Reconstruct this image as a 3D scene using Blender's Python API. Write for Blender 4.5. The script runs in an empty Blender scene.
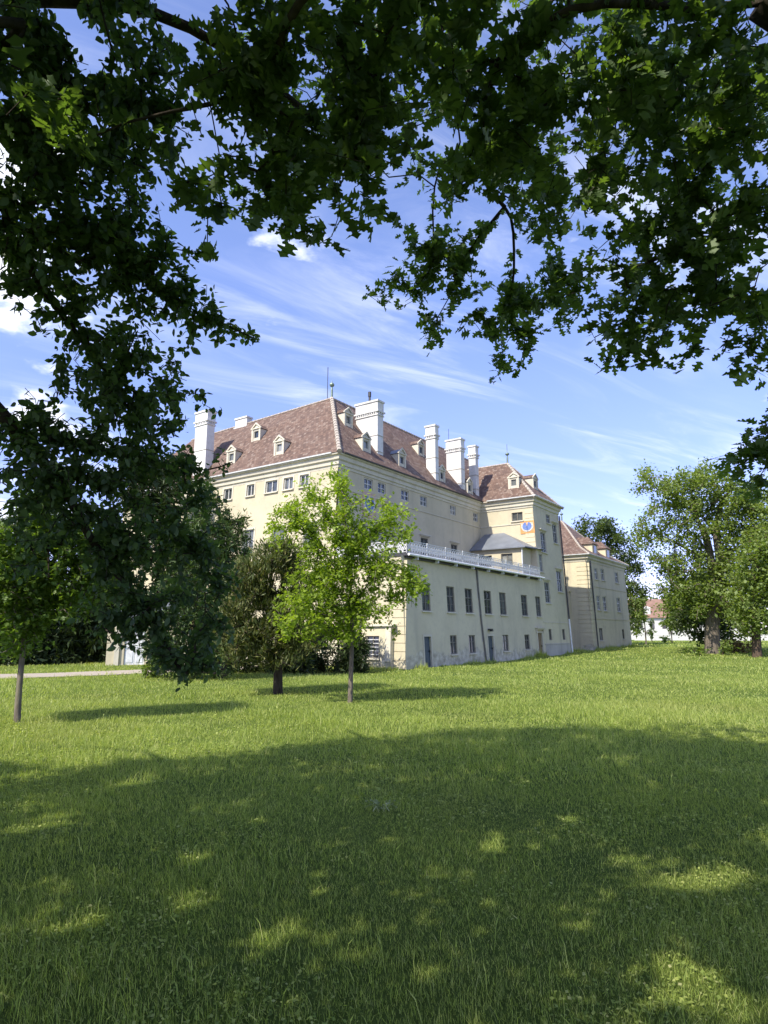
import bpy, math, random
import numpy as np
from mathutils import Vector, Matrix
PI = math.pi
random.seed(4)
sc = bpy.context.scene
COL = sc.collection

# ------------------------------------------------------------------ camera
H = 2.2
F = 643.92
PITCH = 0.1839
cam_d = bpy.data.cameras.new('camera')
cam = bpy.data.objects.new('camera', cam_d); COL.objects.link(cam)
cam.location = (0, 0, H)
cam.rotation_euler = (PI/2 + PITCH, 0, 0)
cam_d.sensor_fit = 'VERTICAL'; cam_d.sensor_height = 36; cam_d.sensor_width = 27
cam_d.lens = F/1024*36
cam_d.clip_start = 0.1; cam_d.clip_end = 3000
sc.camera = cam
CP, SP = math.cos(PITCH), math.sin(PITCH)

def at(u, v, D):
    """a point D metres from the camera in the direction of a picture position"""
    x = (u-384)/F; w = (512-v)/F
    d = Vector((x, CP-w*SP, SP+w*CP)).normalized()
    return Vector((0, 0, H)) + d*D
def atY(u, v, Y):
    x = (u-384)/F; w = (512-v)/F
    d = Vector((x, CP-w*SP, SP+w*CP))
    return Vector((0, 0, H)) + d*(Y/d.y)
def project(p):
    p = np.asarray(p, float)
    x, y, z = p[..., 0], p[..., 1], p[..., 2]-H
    d = y*CP+z*SP
    dd = np.where(np.abs(d) < 1e-6, 1e-6, d)
    return 384+F*x/dd, 512-F*(-y*SP+z*CP)/dd, d

def sstep(a, b, x):
    t = np.clip((x-a)/(b-a), 0, 1)
    return t*t*(3-2*t)
def gz(x, y):
    x = np.asarray(x, float); y = np.asarray(y, float)
    return .35*sstep(48, 78, y) + .035*np.sin(x*.35+1.1)*np.sin(y*.31)*sstep(6, 14, y)

# ------------------------------------------------------------------ light
HEAD = math.radians(43.75); ELEV = math.radians(47)
SUNV = Vector((math.sin(HEAD)*math.cos(ELEV), math.cos(HEAD)*math.cos(ELEV), -math.sin(ELEV)))  # travel direction
sd = bpy.data.lights.new('sun', 'SUN'); so = bpy.data.objects.new('sun', sd); COL.objects.link(so)
sd.energy = 3.2; sd.angle = math.radians(.53); sd.color = (1.0, .93, .80)
so.rotation_euler = SUNV.to_track_quat('-Z', 'Y').to_euler()
so.location = (-30, -30, 60)

W = bpy.data.worlds.new('World'); sc.world = W; W.use_nodes = True
nt = W.node_tree; nt.nodes.clear()
def N(nt, t, **k):
    n = nt.nodes.new(t)
    for a, b in k.items():
        if a in n.inputs.keys() and not hasattr(n, a): n.inputs[a].default_value = b
        else: setattr(n, a, b)
    return n
def Lk(nt, a, b): nt.links.new(a, b)
sky = N(nt, 'ShaderNodeTexSky', sky_type='NISHITA', sun_disc=False, sun_elevation=ELEV,
        sun_rotation=HEAD+PI, altitude=1500, air_density=1.0, dust_density=.9, ozone_density=4.0)
bg = N(nt, 'ShaderNodeBackground'); bg.inputs['Strength'].default_value = .15
out = N(nt, 'ShaderNodeOutputWorld')
tc = N(nt, 'ShaderNodeTexCoord')
# cirrus: direction projected onto a high flat layer
sep = N(nt, 'ShaderNodeSeparateXYZ'); Lk(nt, tc.outputs['Generated'], sep.inputs[0])
def M(nt, op, a, b=None, c=None):
    n = nt.nodes.new('ShaderNodeMath'); n.operation = op
    for i, x in enumerate((a, b, c)):
        if x is None: continue
        if isinstance(x, (int, float)): n.inputs[i].default_value = x
        else: nt.links.new(x, n.inputs[i])
    return n.outputs[0]
zz = M(nt, 'MAXIMUM', M(nt, 'ADD', sep.outputs[2], .12), .02)
px_ = M(nt, 'DIVIDE', sep.outputs[0], zz); py_ = M(nt, 'DIVIDE', sep.outputs[1], zz)
cmb = N(nt, 'ShaderNodeCombineXYZ'); Lk(nt, px_, cmb.inputs[0]); Lk(nt, py_, cmb.inputs[1])
mp0 = N(nt, 'ShaderNodeMapping'); mp0.inputs['Rotation'].default_value = (0, 0, math.radians(-30))
Lk(nt, cmb.outputs[0], mp0.inputs[0])
mp = N(nt, 'ShaderNodeMapping'); mp.inputs['Scale'].default_value = (.75, 3.0, 1)
Lk(nt, mp0.outputs[0], mp.inputs[0])
n1 = N(nt, 'ShaderNodeTexNoise'); n1.inputs['Scale'].default_value = 1.5; n1.inputs['Detail'].default_value = 8; n1.inputs['Roughness'].default_value = .62; n1.inputs['Distortion'].default_value = 1.1
Lk(nt, mp.outputs[0], n1.inputs['Vector'])
n2 = N(nt, 'ShaderNodeTexNoise'); n2.inputs['Scale'].default_value = .9; n2.inputs['Detail'].default_value = 3
Lk(nt, cmb.outputs[0], n2.inputs['Vector'])
r1 = N(nt, 'ShaderNodeMapRange', interpolation_type='SMOOTHSTEP'); r1.inputs[1].default_value = .43; r1.inputs[2].default_value = .78
Lk(nt, n1.outputs[0], r1.inputs[0])
r2 = N(nt, 'ShaderNodeMapRange', interpolation_type='SMOOTHSTEP'); r2.inputs[1].default_value = .32; r2.inputs[2].default_value = .6
Lk(nt, n2.outputs[0], r2.inputs[0])
cir = M(nt, 'MULTIPLY', r1.outputs[0], r2.outputs[0])
# low puffs of cumulus
n3 = N(nt, 'ShaderNodeTexNoise'); n3.inputs['Scale'].default_value = 5.5; n3.inputs['Detail'].default_value = 6; n3.inputs['Roughness'].default_value = .55
mp3 = N(nt, 'ShaderNodeMapping'); mp3.inputs['Scale'].default_value = (1, 1, 2.2); mp3.inputs['Location'].default_value = (3.1, .4, 1.7)
Lk(nt, tc.outputs['Generated'], mp3.inputs[0]); Lk(nt, mp3.outputs[0], n3.inputs['Vector'])
# more of them towards the left
lf = N(nt, 'ShaderNodeMapRange', interpolation_type='SMOOTHSTEP'); lf.inputs[1].default_value = -.25; lf.inputs[2].default_value = -.5; lf.inputs[3].default_value = 0; lf.inputs[4].default_value = .15
Lk(nt, sep.outputs[0], lf.inputs[0])
r3 = N(nt, 'ShaderNodeMapRange', interpolation_type='SMOOTHSTEP'); r3.inputs[1].default_value = .66; r3.inputs[2].default_value = .78
Lk(nt, M(nt, 'ADD', n3.outputs[0], lf.outputs[0]), r3.inputs[0])
# two old contrails drifting apart
sp2 = N(nt, 'ShaderNodeSeparateXYZ'); Lk(nt, mp0.outputs[0], sp2.inputs[0])
wav = M(nt, 'MULTIPLY', M(nt, 'SUBTRACT', n1.outputs[0], .5), .10)
trail = None
for c_, w_, k_ in ((1.565, .035, .6), (1.80, .09, .35), (1.33, .06, .3)):
    dist = M(nt, 'ABSOLUTE', M(nt, 'SUBTRACT', M(nt, 'ADD', sp2.outputs[1], wav), c_))
    q = N(nt, 'ShaderNodeMapRange', interpolation_type='SMOOTHSTEP'); q.inputs[1].default_value = w_; q.inputs[2].default_value = 0; q.inputs[4].default_value = k_
    Lk(nt, dist, q.inputs[0])
    trail = q.outputs[0] if trail is None else M(nt, 'MAXIMUM', trail, q.outputs[0])
brk = N(nt, 'ShaderNodeMapRange', interpolation_type='SMOOTHSTEP'); brk.inputs[1].default_value = .40; brk.inputs[2].default_value = .62
Lk(nt, n1.outputs[0], brk.inputs[0])
trail = M(nt, 'MULTIPLY', trail, brk.outputs[0])
mask = M(nt, 'MINIMUM', M(nt, 'ADD', M(nt, 'MAXIMUM', M(nt, 'MULTIPLY', cir, .48), M(nt, 'MULTIPLY', trail, .42)), M(nt, 'MULTIPLY', r3.outputs[0], .8)), 1.0)
tint = N(nt, 'ShaderNodeMix', data_type='RGBA', blend_type='MULTIPLY'); tint.inputs[0].default_value = 1
Lk(nt, sky.outputs[0], tint.inputs[6]); tint.inputs[7].default_value = (1.14, .955, 1.03, 1)
low = N(nt, 'ShaderNodeMapRange', interpolation_type='SMOOTHSTEP'); low.inputs[1].default_value = .55; low.inputs[2].default_value = 0
Lk(nt, sep.outputs[2], low.inputs[0])
tint2 = N(nt, 'ShaderNodeMix', data_type='RGBA', blend_type='MULTIPLY'); Lk(nt, low.outputs[0], tint2.inputs[0]); Lk(nt, tint.outputs[2], tint2.inputs[6]); tint2.inputs[7].default_value = (.70, .64, .80, 1)
tint = tint2
mx = N(nt, 'ShaderNodeMix', data_type='RGBA'); Lk(nt, mask, mx.inputs[0]); Lk(nt, tint.outputs[2], mx.inputs[6])
mx.inputs[7].default_value = (4.6, 4.7, 5.0, 1)
Lk(nt, mx.outputs[2], bg.inputs[0]); Lk(nt, bg.outputs[0], out.inputs[0])

sc.view_settings.view_transform = 'Standard'; sc.view_settings.look = 'None'
sc.view_settings.exposure = 1.2; sc.view_settings.gamma = 1; sc.view_settings.use_curve_mapping = False
sc.render.engine = 'CYCLES'
sc.cycles.max_bounces = 8; sc.cycles.diffuse_bounces = 4; sc.cycles.transmission_bounces = 4; sc.cycles.transparent_max_bounces = 8

# ------------------------------------------------------------------ materials
MATS = {}
def new_mat(name):
    m = bpy.data.materials.new(name); m.use_nodes = True
    nt = m.node_tree; b = nt.nodes['Principled BSDF']
    MATS[name] = m
    return m, nt, b
def ramp(nt, fac, stops, interp='LINEAR'):
    r = nt.nodes.new('ShaderNodeValToRGB'); r.color_ramp.interpolation = interp
    e = r.color_ramp.elements
    while len(e) < len(stops): e.new(.5)
    for i, (p, c) in enumerate(stops):
        e[i].position = p; e[i].color = (*c, 1)
    nt.links.new(fac, r.inputs[0]); return r.outputs[0]
def noise(nt, scale, detail=4, rough=.5, vec=None, dist=0, coord='Object', mscale=None):
    n = nt.nodes.new('ShaderNodeTexNoise'); n.inputs['Scale'].default_value = scale
    n.inputs['Detail'].default_value = detail; n.inputs['Roughness'].default_value = rough; n.inputs['Distortion'].default_value = dist
    if vec is None:
        t = nt.nodes.new('ShaderNodeTexCoord'); vec = t.outputs[coord]
    if mscale:
        mpn = nt.nodes.new('ShaderNodeMapping'); mpn.inputs['Scale'].default_value = mscale
        nt.links.new(vec, mpn.inputs[0]); vec = mpn.outputs[0]
    nt.links.new(vec, n.inputs['Vector']); return n.outputs[0]
def mixc(nt, fac, a, b, mode='MIX'):
    m = nt.nodes.new('ShaderNodeMix'); m.data_type = 'RGBA'; m.blend_type = mode
    for i, x in ((0, fac), (6, a), (7, b)):
        if isinstance(x, (int, float)): m.inputs[i].default_value = x
        elif isinstance(x, tuple): m.inputs[i].default_value = (*x[:3], 1)
        else: nt.links.new(x, m.inputs[i])
    return m.outputs[2]
def bump(nt, b, h, strength, dist=.02):
    n = nt.nodes.new('ShaderNodeBump'); n.inputs['Strength'].default_value = strength; n.inputs['Distance'].default_value = dist
    nt.links.new(h, n.inputs['Height']); nt.links.new(n.outputs[0], b.inputs['Normal'])
def sm(nt, x, a, b_, lo=0, hi=1):
    r = nt.nodes.new('ShaderNodeMapRange'); r.interpolation_type = 'SMOOTHSTEP'
    for i, v in enumerate((a, b_, lo, hi)): r.inputs[i+1].default_value = v
    nt.links.new(x, r.inputs[0]); return r.outputs[0]

def plaster(name, base, dark, stain, plinth=1.0):
    m, nt, b = new_mat(name)
    g = nt.nodes.new('ShaderNodeNewGeometry'); s = nt.nodes.new('ShaderNodeSeparateXYZ')
    t = nt.nodes.new('ShaderNodeTexCoord'); nt.links.new(t.outputs['Object'], s.inputs[0])
    big = noise(nt, .45, 6, .6); fine = noise(nt, 3.5, 6, .7)
    c = mixc(nt, sm(nt, big, .35, .7), base, dark)
    streak = noise(nt, 1, 5, .6, mscale=(1.3, 1.3, .13))       # rain streaks run down
    c = mixc(nt, sm(nt, streak, .50, .76, 0, .55), c, stain)
    c = mixc(nt, sm(nt, fine, .48, .75, 0, .4), c, stain)
    if plinth:
        # bare, salty plaster along the foot of the wall with a ragged edge
        rag = M(nt, 'ADD', s.outputs[2], M(nt, 'MULTIPLY', M(nt, 'SUBTRACT', noise(nt, .9, 5, .65), .5), -2.6))
        f = sm(nt, rag, plinth, plinth-.25)
        pc = ramp(nt, noise(nt, 2.2, 5, .6), [(.36, (.30, .275, .215)), (.5, (.45, .42, .33)), (.62, (.58, .55, .45))])
        c = mixc(nt, M(nt, 'MULTIPLY', f, .85), c, pc)
    nt.links.new(c, b.inputs['Base Color']); b.inputs['Roughness'].default_value = .92; b.inputs['Specular IOR Level'].default_value = .2
    bump(nt, b, fine, .25, .02)
    return m
plaster('plaster', (.58, .53, .375), (.51, .465, .33), (.39, .36, .28), 1.0)
plaster('plaster_upper', (.55, .49, .345), (.48, .43, .30), (.37, .34, .27), 0)
plaster('plaster_trim', (.60, .56, .45), (.53, .49, .39), (.36, .335, .28), 0)
plaster('plaster_ochre', (.60, .535, .37), (.54, .48, .335), (.37, .335, .26), .7)
plaster('chimney_white', (.68, .67, .645), (.60, .59, .555), (.33, .315, .29), 0)
plaster('cement_patch', (.46, .44, .39), (.38, .36, .32), (.30, .28, .25), 0)

m, nt, b = new_mat('roof_tiles')
uv = nt.nodes.new('ShaderNodeUVMap')
br = nt.nodes.new('ShaderNodeTexBrick'); nt.links.new(uv.outputs[0], br.inputs['Vector'])
br.inputs['Scale'].default_value = 1; br.inputs['Brick Width'].default_value = .24; br.inputs['Row Height'].default_value = .22
br.inputs['Mortar Size'].default_value = .012; br.inputs['Bias'].default_value = 0; br.offset = .5
br.inputs['Color1'].default_value = (0, 0, 0, 1); br.inputs['Color2'].default_value = (1, 1, 1, 1); br.inputs['Mortar'].default_value = (.3, .3, .3, 1)
cc = nt.nodes.new('ShaderNodeSeparateColor'); nt.links.new(br.outputs[0], cc.inputs[0])
c = ramp(nt, cc.outputs[0], [(0, (.085, .052, .038)), (.35, (.13, .079, .056)), (.7, (.165, .104, .074)), (1, (.22, .165, .128))])
c = mixc(nt, sm(nt, noise(nt, .5, 5, .6), .4, .75, 0, .35), c, (.125, .09, .075))
c = mixc(nt, sm(nt, noise(nt, 1, 4, .6, mscale=(1.6, 1.6, .5)), .6, .8, 0, .22), c, (.30, .24, .20))
c = mixc(nt, M(nt, 'MULTIPLY', br.outputs[1], .6), c, (.05, .03, .028))
nt.links.new(c, b.inputs['Base Color']); b.inputs['Roughness'].default_value = .85
sx = nt.nodes.new('ShaderNodeSeparateXYZ'); nt.links.new(uv.outputs[0], sx.inputs[0])
saw = M(nt, 'FRACT', M(nt, 'DIVIDE', sx.outputs[1], .22))
bump(nt, b, M(nt, 'ADD', M(nt, 'MULTIPLY', saw, -1), M(nt, 'MULTIPLY', cc.outputs[0], .5)), .6, .03)

def simple(name, col, rough=.6, metal=0, var=.25, scale=4, spec=.5):
    m, nt, b = new_mat(name)
    dk = tuple(x*(1-var) for x in col); lt = tuple(min(1, x*(1+var*.5)) for x in col)
    c = ramp(nt, noise(nt, scale, 5, .6), [(.3, dk), (.7, lt)])
    nt.links.new(c, b.inputs['Base Color']); b.inputs['Roughness'].default_value = rough; b.inputs['Metallic'].default_value = metal
    b.inputs['Specular IOR Level'].default_value = spec
    return m
simple('mortar_ridge', (.42, .37, .31), .9, var=.35, scale=6)
simple('frame_dark', (.16, .15, .12), .55)
simple('frame_white', (.55, .54, .50), .5)
simple('frame_grey', (.34, .34, .31), .5)
simple('door_blue', (.035, .06, .085), .45)
simple('door_wood', (.20, .14, .08), .6)
simple('metal_roof', (.20, .22, .25), .45, .3, .2, 1.2)
simple('dark_metal', (.06, .06, .06), .5, .4)
simple('old_pipe', (.17, .16, .14), .7)
simple('gutter_white', (.72, .73, .73), .4)
simple('rail_white', (.70, .70, .66), .5)
simple('copper_green', (.18, .24, .20), .5, .3)
simple('path_gravel', (.37, .32, .255), .95, 0, .2, 8)
simple('white_paint', (.62, .61, .56), .6, 0, .1)
simple('red_far_roof', (.26, .155, .115), .85, 0, .3, .6)

m, nt, b = new_mat('glass')
oi = nt.nodes.new('ShaderNodeObjectInfo')
c = ramp(nt, oi.outputs['Random'], [(0, (.03, .036, .038)), (.4, (.08, .09, .09)), (.75, (.15, .16, .15)), (1, (.32, .32, .29))])
c = mixc(nt, sm(nt, noise(nt, 1.3, 2), .4, .65, 0, .6), c, (.03, .035, .04))
nt.links.new(c, b.inputs['Base Color']); b.inputs['Roughness'].default_value = .06; b.inputs['IOR'].default_value = 1.5; b.inputs['Specular IOR Level'].default_value = .8
bump(nt, b, noise(nt, 2.5, 1), .06, .05)

def bark(name, dark, light, scale=9):
    m, nt, b = new_mat(name)
    n = noise(nt, scale, 6, .65, mscale=(1, 1, .22), dist=.5)
    c = ramp(nt, n, [(.32, dark), (.68, light)])
    c = mixc(nt, sm(nt, noise(nt, 2, 4), .55, .75, 0, .4), c, (light[0]*.8, light[1]*1.0, light[2]*.7))
    nt.links.new(c, b.inputs['Base Color']); b.inputs['Roughness'].default_value = .95; b.inputs['Specular IOR Level'].default_value = .15
    bump(nt, b, n, .8, .03)
    return m
bark('bark_dark', (.022, .018, .014), (.07, .058, .045))
bark('bark_grey', (.09, .075, .06), (.22, .185, .15))
bark('bark_brown', (.05, .035, .025), (.13, .095, .07))

def leaf(name, stops, trans=.4, gloss=.02, patch=None):
    """stops: colours spread over the leaves, one per leaf"""
    m, nt, b = new_mat(name); nt.nodes.remove(b)
    o = nt.nodes['Material Output']
    g = nt.nodes.new('ShaderNodeNewGeometry')
    c = ramp(nt, g.outputs['Random Per Island'], stops)
    if patch and len(patch) > 3: c = mixc(nt, sm(nt, noise(nt, patch[3], 5, .6), .48, .72, 0, patch[4]), c, patch[5])
    if patch: c = mixc(nt, sm(nt, noise(nt, patch[0], 3), .45, .7, 0, patch[1]), c, patch[2])
    d = nt.nodes.new('ShaderNodeBsdfDiffuse'); nt.links.new(c, d.inputs[0])
    t = nt.nodes.new('ShaderNodeBsdfTranslucent'); nt.links.new(mixc(nt, 1.0, c, (1.9, 2.0, .6), 'MULTIPLY'), t.inputs[0])
    mx = nt.nodes.new('ShaderNodeMixShader'); mx.inputs[0].default_value = trans
    nt.links.new(d.outputs[0], mx.inputs[1]); nt.links.new(t.outputs[0], mx.inputs[2])
    gl = nt.nodes.new('ShaderNodeBsdfGlossy'); gl.inputs['Roughness'].default_value = .5; gl.inputs[0].default_value = (.8, .85, .8, 1)
    m2 = nt.nodes.new('ShaderNodeMixShader'); m2.inputs[0].default_value = gloss
    nt.links.new(mx.outputs[0], m2.inputs[1]); nt.links.new(gl.outputs[0], m2.inputs[2])
    nt.links.new(m2.outputs[0], o.inputs[0]); return m
leaf('leaf_oak', [(0, (.048, .084, .030)), (.5, (.072, .125, .038)), (1, (.115, .18, .048))], .44, .045)
leaf('leaf_hornbeam', [(0, (.040, .074, .034)), (.5, (.062, .112, .042)), (1, (.10, .16, .052))], .42, .04)
leaf('leaf_young', [(0, (.15, .215, .025)), (.5, (.21, .30, .035)), (1, (.29, .37, .055))], .42, .02)
leaf('leaf_young_shaded', [(0, (.07, .12, .024)), (.5, (.10, .165, .03)), (1, (.15, .22, .045))], .42, .02)  # darkened green: the big left tree's shade on this young tree, put into the colour
leaf('leaf_yew', [(0, (.055, .078, .028)), (.5, (.092, .118, .04)), (.85, (.15, .16, .056)), (1, (.21, .19, .075))], .2, .02)
leaf('leaf_conifer', [(0, (.03, .05, .02)), (.6, (.06, .10, .03)), (1, (.10, .15, .04))], .2, .02)
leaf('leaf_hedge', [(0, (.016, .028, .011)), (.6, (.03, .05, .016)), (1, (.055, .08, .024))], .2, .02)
leaf('leaf_far', [(0, (.135, .185, .052)), (.5, (.165, .22, .064)), (1, (.20, .255, .076))], .42, .02)
leaf('leaf_far_dark', [(0, (.065, .095, .038)), (.6, (.085, .12, .046)), (1, (.105, .14, .052))], .35, .02)
leaf('leaf_shrub', [(0, (.09, .14, .03)), (.6, (.14, .20, .04)), (1, (.20, .26, .06))], .3, .02)
leaf('leaf_rust', [(0, (.14, .10, .05)), (.6, (.2, .15, .07)), (1, (.24, .21, .09))], .3, .02)
leaf('leaf_silver', [(0, (.16, .20, .07)), (.6, (.28, .32, .14)), (1, (.46, .48, .28))], .2, .02)
leaf('grass_blade', [(0, (.165, .225, .05)), (.4, (.27, .34, .08)), (.8, (.38, .43, .12)), (.96, (.46, .47, .19)), (1, (.42, .41, .2))], .38, .02,
     patch=(.35, .5, (.30, .345, .09), .16, .6, (.36, .36, .13)))

m, nt, b = new_mat('lawn_ground')
c = ramp(nt, noise(nt, 7, 8, .75), [(.3, (.055, .085, .02)), (.55, (.12, .175, .035)), (.75, (.20, .25, .06))])
c = mixc(nt, sm(nt, noise(nt, .22, 4, .55), .42, .68, 0, .5), c, (.20, .25, .045))
c = mixc(nt, sm(nt, noise(nt, .6, 4, .6), .6, .75, 0, .4), c, (.26, .25, .09))
nt.links.new(c, b.inputs['Base Color']); b.inputs['Roughness'].default_value = 1; b.inputs['Specular IOR Level'].default_value = .05
bump(nt, b, noise(nt, 14, 6, .7), 1, .12)

# sundial face: dial, numerals ring and a bright centre painted on an orange panel
m, nt, b = new_mat('dial_paint')
nt.links.new(ramp(nt, noise(nt, 5, 4), [(.3, (.10, .16, .40)), (.7, (.17, .25, .50))]), b.inputs['Base Color']); b.inputs['Roughness'].default_value = .9
m, nt, b = new_mat('dial_panel')
nt.links.new(ramp(nt, noise(nt, 2.5, 4), [(.3, (.52, .24, .08)), (.7, (.62, .34, .14))]), b.inputs['Base Color']); b.inputs['Roughness'].default_value = .9
m, nt, b = new_mat('dial_panel_pink')
nt.links.new(ramp(nt, noise(nt, 2.5, 4), [(.3, (.50, .34, .26)), (.7, (.58, .42, .33))]), b.inputs['Base Color']); b.inputs['Roughness'].default_value = .9

# ------------------------------------------------------------------ helpers
def tag(o, label=None, cat=None, group=None, kind=None):
    if label: o['label'] = label
    if cat: o['category'] = cat
    if group: o['group'] = group
    if kind: o['kind'] = kind
    return o
def empty(name, loc, rz=0):
    o = bpy.data.objects.new(name, None); COL.objects.link(o); o.location = loc; o.rotation_euler = (0, 0, rz); o.empty_display_size = .3
    return o
class MB:
    def __init__(s): s.v = []; s.f = []; s.uvs = None; s.m = []
    def pts(s, P):
        i = len(s.v); s.v += [tuple(p) for p in P]; return i
    def face(s, P, mi=0):
        i = s.pts(P); s.f.append(tuple(range(i, i+len(P)))); s.m.append(mi)
    def hexa(s, P, mi=0):
        i = s.pts(P)
        for q in ((0, 3, 2, 1), (4, 5, 6, 7), (0, 1, 5, 4), (1, 2, 6, 5), (2, 3, 7, 6), (3, 0, 4, 7)):
            s.f.append(tuple(i+k for k in q)); s.m.append(mi)
    def box(s, x0, x1, y0, y1, z0, z1, mi=0):
        s.hexa([(x0, y0, z0), (x1, y0, z0), (x1, y1, z0), (x0, y1, z0), (x0, y0, z1), (x1, y0, z1), (x1, y1, z1), (x0, y1, z1)], mi)
    def fbox(s, fn, s0, s1, z0, z1, d0, d1, mi=0):
        s.hexa([fn(s0, z0, d0), fn(s1, z0, d0), fn(s1, z0, d1), fn(s0, z0, d1), fn(s0, z1, d0), fn(s1, z1, d0), fn(s1, z1, d1), fn(s0, z1, d1)], mi)
    def tube(s, P, R, k=6, cap=True, mi=0):
        P = [Vector(p) for p in P]
        if not isinstance(R, (list, tuple)): R = [R]*len(P)
        rings = []; a = None
        for i, p in enumerate(P):
            d = (P[min(i+1, len(P)-1)]-P[max(i-1, 0)]).normalized()
            if a is None: a = d.orthogonal().normalized()
            a = (a-d*a.dot(d)).normalized(); b = d.cross(a)
            rings.append(s.pts([p+(a*math.cos(2*PI*j/k)+b*math.sin(2*PI*j/k))*R[i] for j in range(k)]))
        for i in range(len(P)-1):
            for j in range(k):
                s.f.append((rings[i]+j, rings[i]+(j+1) % k, rings[i+1]+(j+1) % k, rings[i+1]+j)); s.m.append(mi)
        if cap:
            s.f.append(tuple(rings[0]+j for j in reversed(range(k)))); s.m.append(mi)
            s.f.append(tuple(rings[-1]+j for j in range(k))); s.m.append(mi)
    def sweep(s, prof, plan, mi=0):
        """closed profile [(outward, z)] along an open plan polyline; outward is to the right"""
        n = len(plan); off = []
        for i in range(n):
            p = Vector(plan[i]).to_2d()
            ns = []
            for a, b in ((i-1, i), (i, i+1)):
                if a < 0 or b >= n: continue
                d = (Vector(plan[b])-Vector(plan[a])).to_2d().normalized(); ns.append(Vector((d.y, -d.x)))
            if len(ns) == 1: w = ns[0]
            else: w = (ns[0]+ns[1])/(1+ns[0].dot(ns[1]))
            off.append((p, w))
        rows = [s.pts([(p.x+w.x*d, p.y+w.y*d, z) for d, z in prof]) for p, w in off]; k = len(prof)
        for i in range(n-1):
            for j in range(k):
                s.f.append((rows[i]+j, rows[i]+(j+1) % k, rows[i+1]+(j+1) % k, rows[i+1]+j)); s.m.append(mi)
        s.f.append(tuple(rows[0]+j for j in reversed(range(k)))); s.m.append(mi)
        s.f.append(tuple(rows[-1]+j for j in range(k))); s.m.append(mi)
    def lathe(s, prof, c=(0, 0, 0), k=10, mi=0):
        rows = [s.pts([(c[0]+r*math.cos(2*PI*j/k), c[1]+r*math.sin(2*PI*j/k), c[2]+z) for j in range(k)]) for r, z in prof]
        for i in range(len(prof)-1):
            for j in range(k):
                s.f.append((rows[i]+j, rows[i]+(j+1) % k, rows[i+1]+(j+1) % k, rows[i+1]+j)); s.m.append(mi)
    def build(s, name, mats, parent=None, roofuv=False, smooth=False):
        me = bpy.data.meshes.new(name); me.from_pydata(s.v, [], s.f)
        if isinstance(mats, str): mats = [mats]
        for k in mats: me.materials.append(MATS[k])
        if len(mats) > 1: me.polygons.foreach_set('material_index', s.m)
        if smooth: me.polygons.foreach_set('use_smooth', [True]*len(me.polygons))
        if roofuv:
            ul = me.uv_layers.new(name='UVMap')
            for p in me.polygons:
                n = p.normal; hx = Vector((-n.y, n.x, 0))
                hx = hx.normalized() if hx.length > 1e-4 else Vector((1, 0, 0))
                up = n.cross(hx)
                if up.z < 0: up = -up
                for li in p.loop_indices:
                    co = me.vertices[me.loops[li].vertex_index].co
                    ul.data[li].uv = (co.dot(hx), co.dot(up))
        me.update()
        o = bpy.data.objects.new(name, me); COL.objects.link(o)
        if parent: o.parent = parent
        return o
def np_mesh(name, V, T, mat, parent=None, nper=3, smooth=False):
    """V (n,3), T (m,nper) arrays -> one mesh object"""
    me = bpy.data.meshes.new(name)
    V = np.ascontiguousarray(V, np.float32); T = np.ascontiguousarray(T, np.int32)
    me.vertices.add(len(V)); me.vertices.foreach_set('co', V.ravel())
    me.loops.add(T.size); me.loops.foreach_set('vertex_index', T.ravel())
    me.polygons.add(len(T)); me.polygons.foreach_set('loop_start', np.arange(0, T.size, nper, dtype=np.int32))
    me.polygons.foreach_set('loop_total', np.full(len(T), nper, np.int32))
    if smooth: me.polygons.foreach_set('use_smooth', np.ones(len(T), bool))
    me.materials.append(MATS[mat]); me.update(calc_edges=True)
    o = bpy.data.objects.new(name, me); COL.objects.link(o)
    if parent: o.parent = parent
    return o

# ------------------------------------------------------------------ vegetation engine
def tmpl(half, fold=.18):
    """leaf outline given as right-half points (x, y) from base to tip -> verts, tris; folded along the midrib"""
    n = len(half); V = []; T = []
    mid = [(0, y) for x, y in half]
    for (x, y) in half: V.append((0, y, 0))
    for (x, y) in half: V.append((x, y, fold*x))
    for (x, y) in half: V.append((-x, y, fold*x))
    for i in range(n-1):
        for o, flip in ((n, 0), (2*n, 1)):
            for t in ((i, o+i, o+i+1), (i, o+i+1, i+1)):
                a = V[t[0]]; b = V[t[1]]; c = V[t[2]]
                ar = abs((b[0]-a[0])*(c[1]-a[1])-(c[0]-a[0])*(b[1]-a[1]))
                if ar > 1e-6: T.append(t if not flip else (t[0], t[2], t[1]))
    return np.array(V, float), np.array(T, int)
OAK = tmpl([(0, 0), (.04, .08), (.20, .14), (.34, .24), (.16, .34), (.20, .42), (.46, .54), (.40, .64), (.17, .62), (.16, .72), (.30, .82), (.16, .88), (0, 1.0)])
OVATE = tmpl([(0, 0), (.20, .18), (.29, .42), (.20, .72), (0, 1.0)])
RHOMB = (np.array([(0, 0, 0), (.34, .5, .06), (0, 1, 0), (-.34, .5, .06)]), np.array([(0, 1, 2), (0, 2, 3)]))
NEEDLE = (np.array([(0, 0, 0), (.11, .45, .02), (0, 1, 0), (-.11, .45, .02)]), np.array([(0, 1, 2), (0, 2, 3)]))

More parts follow.
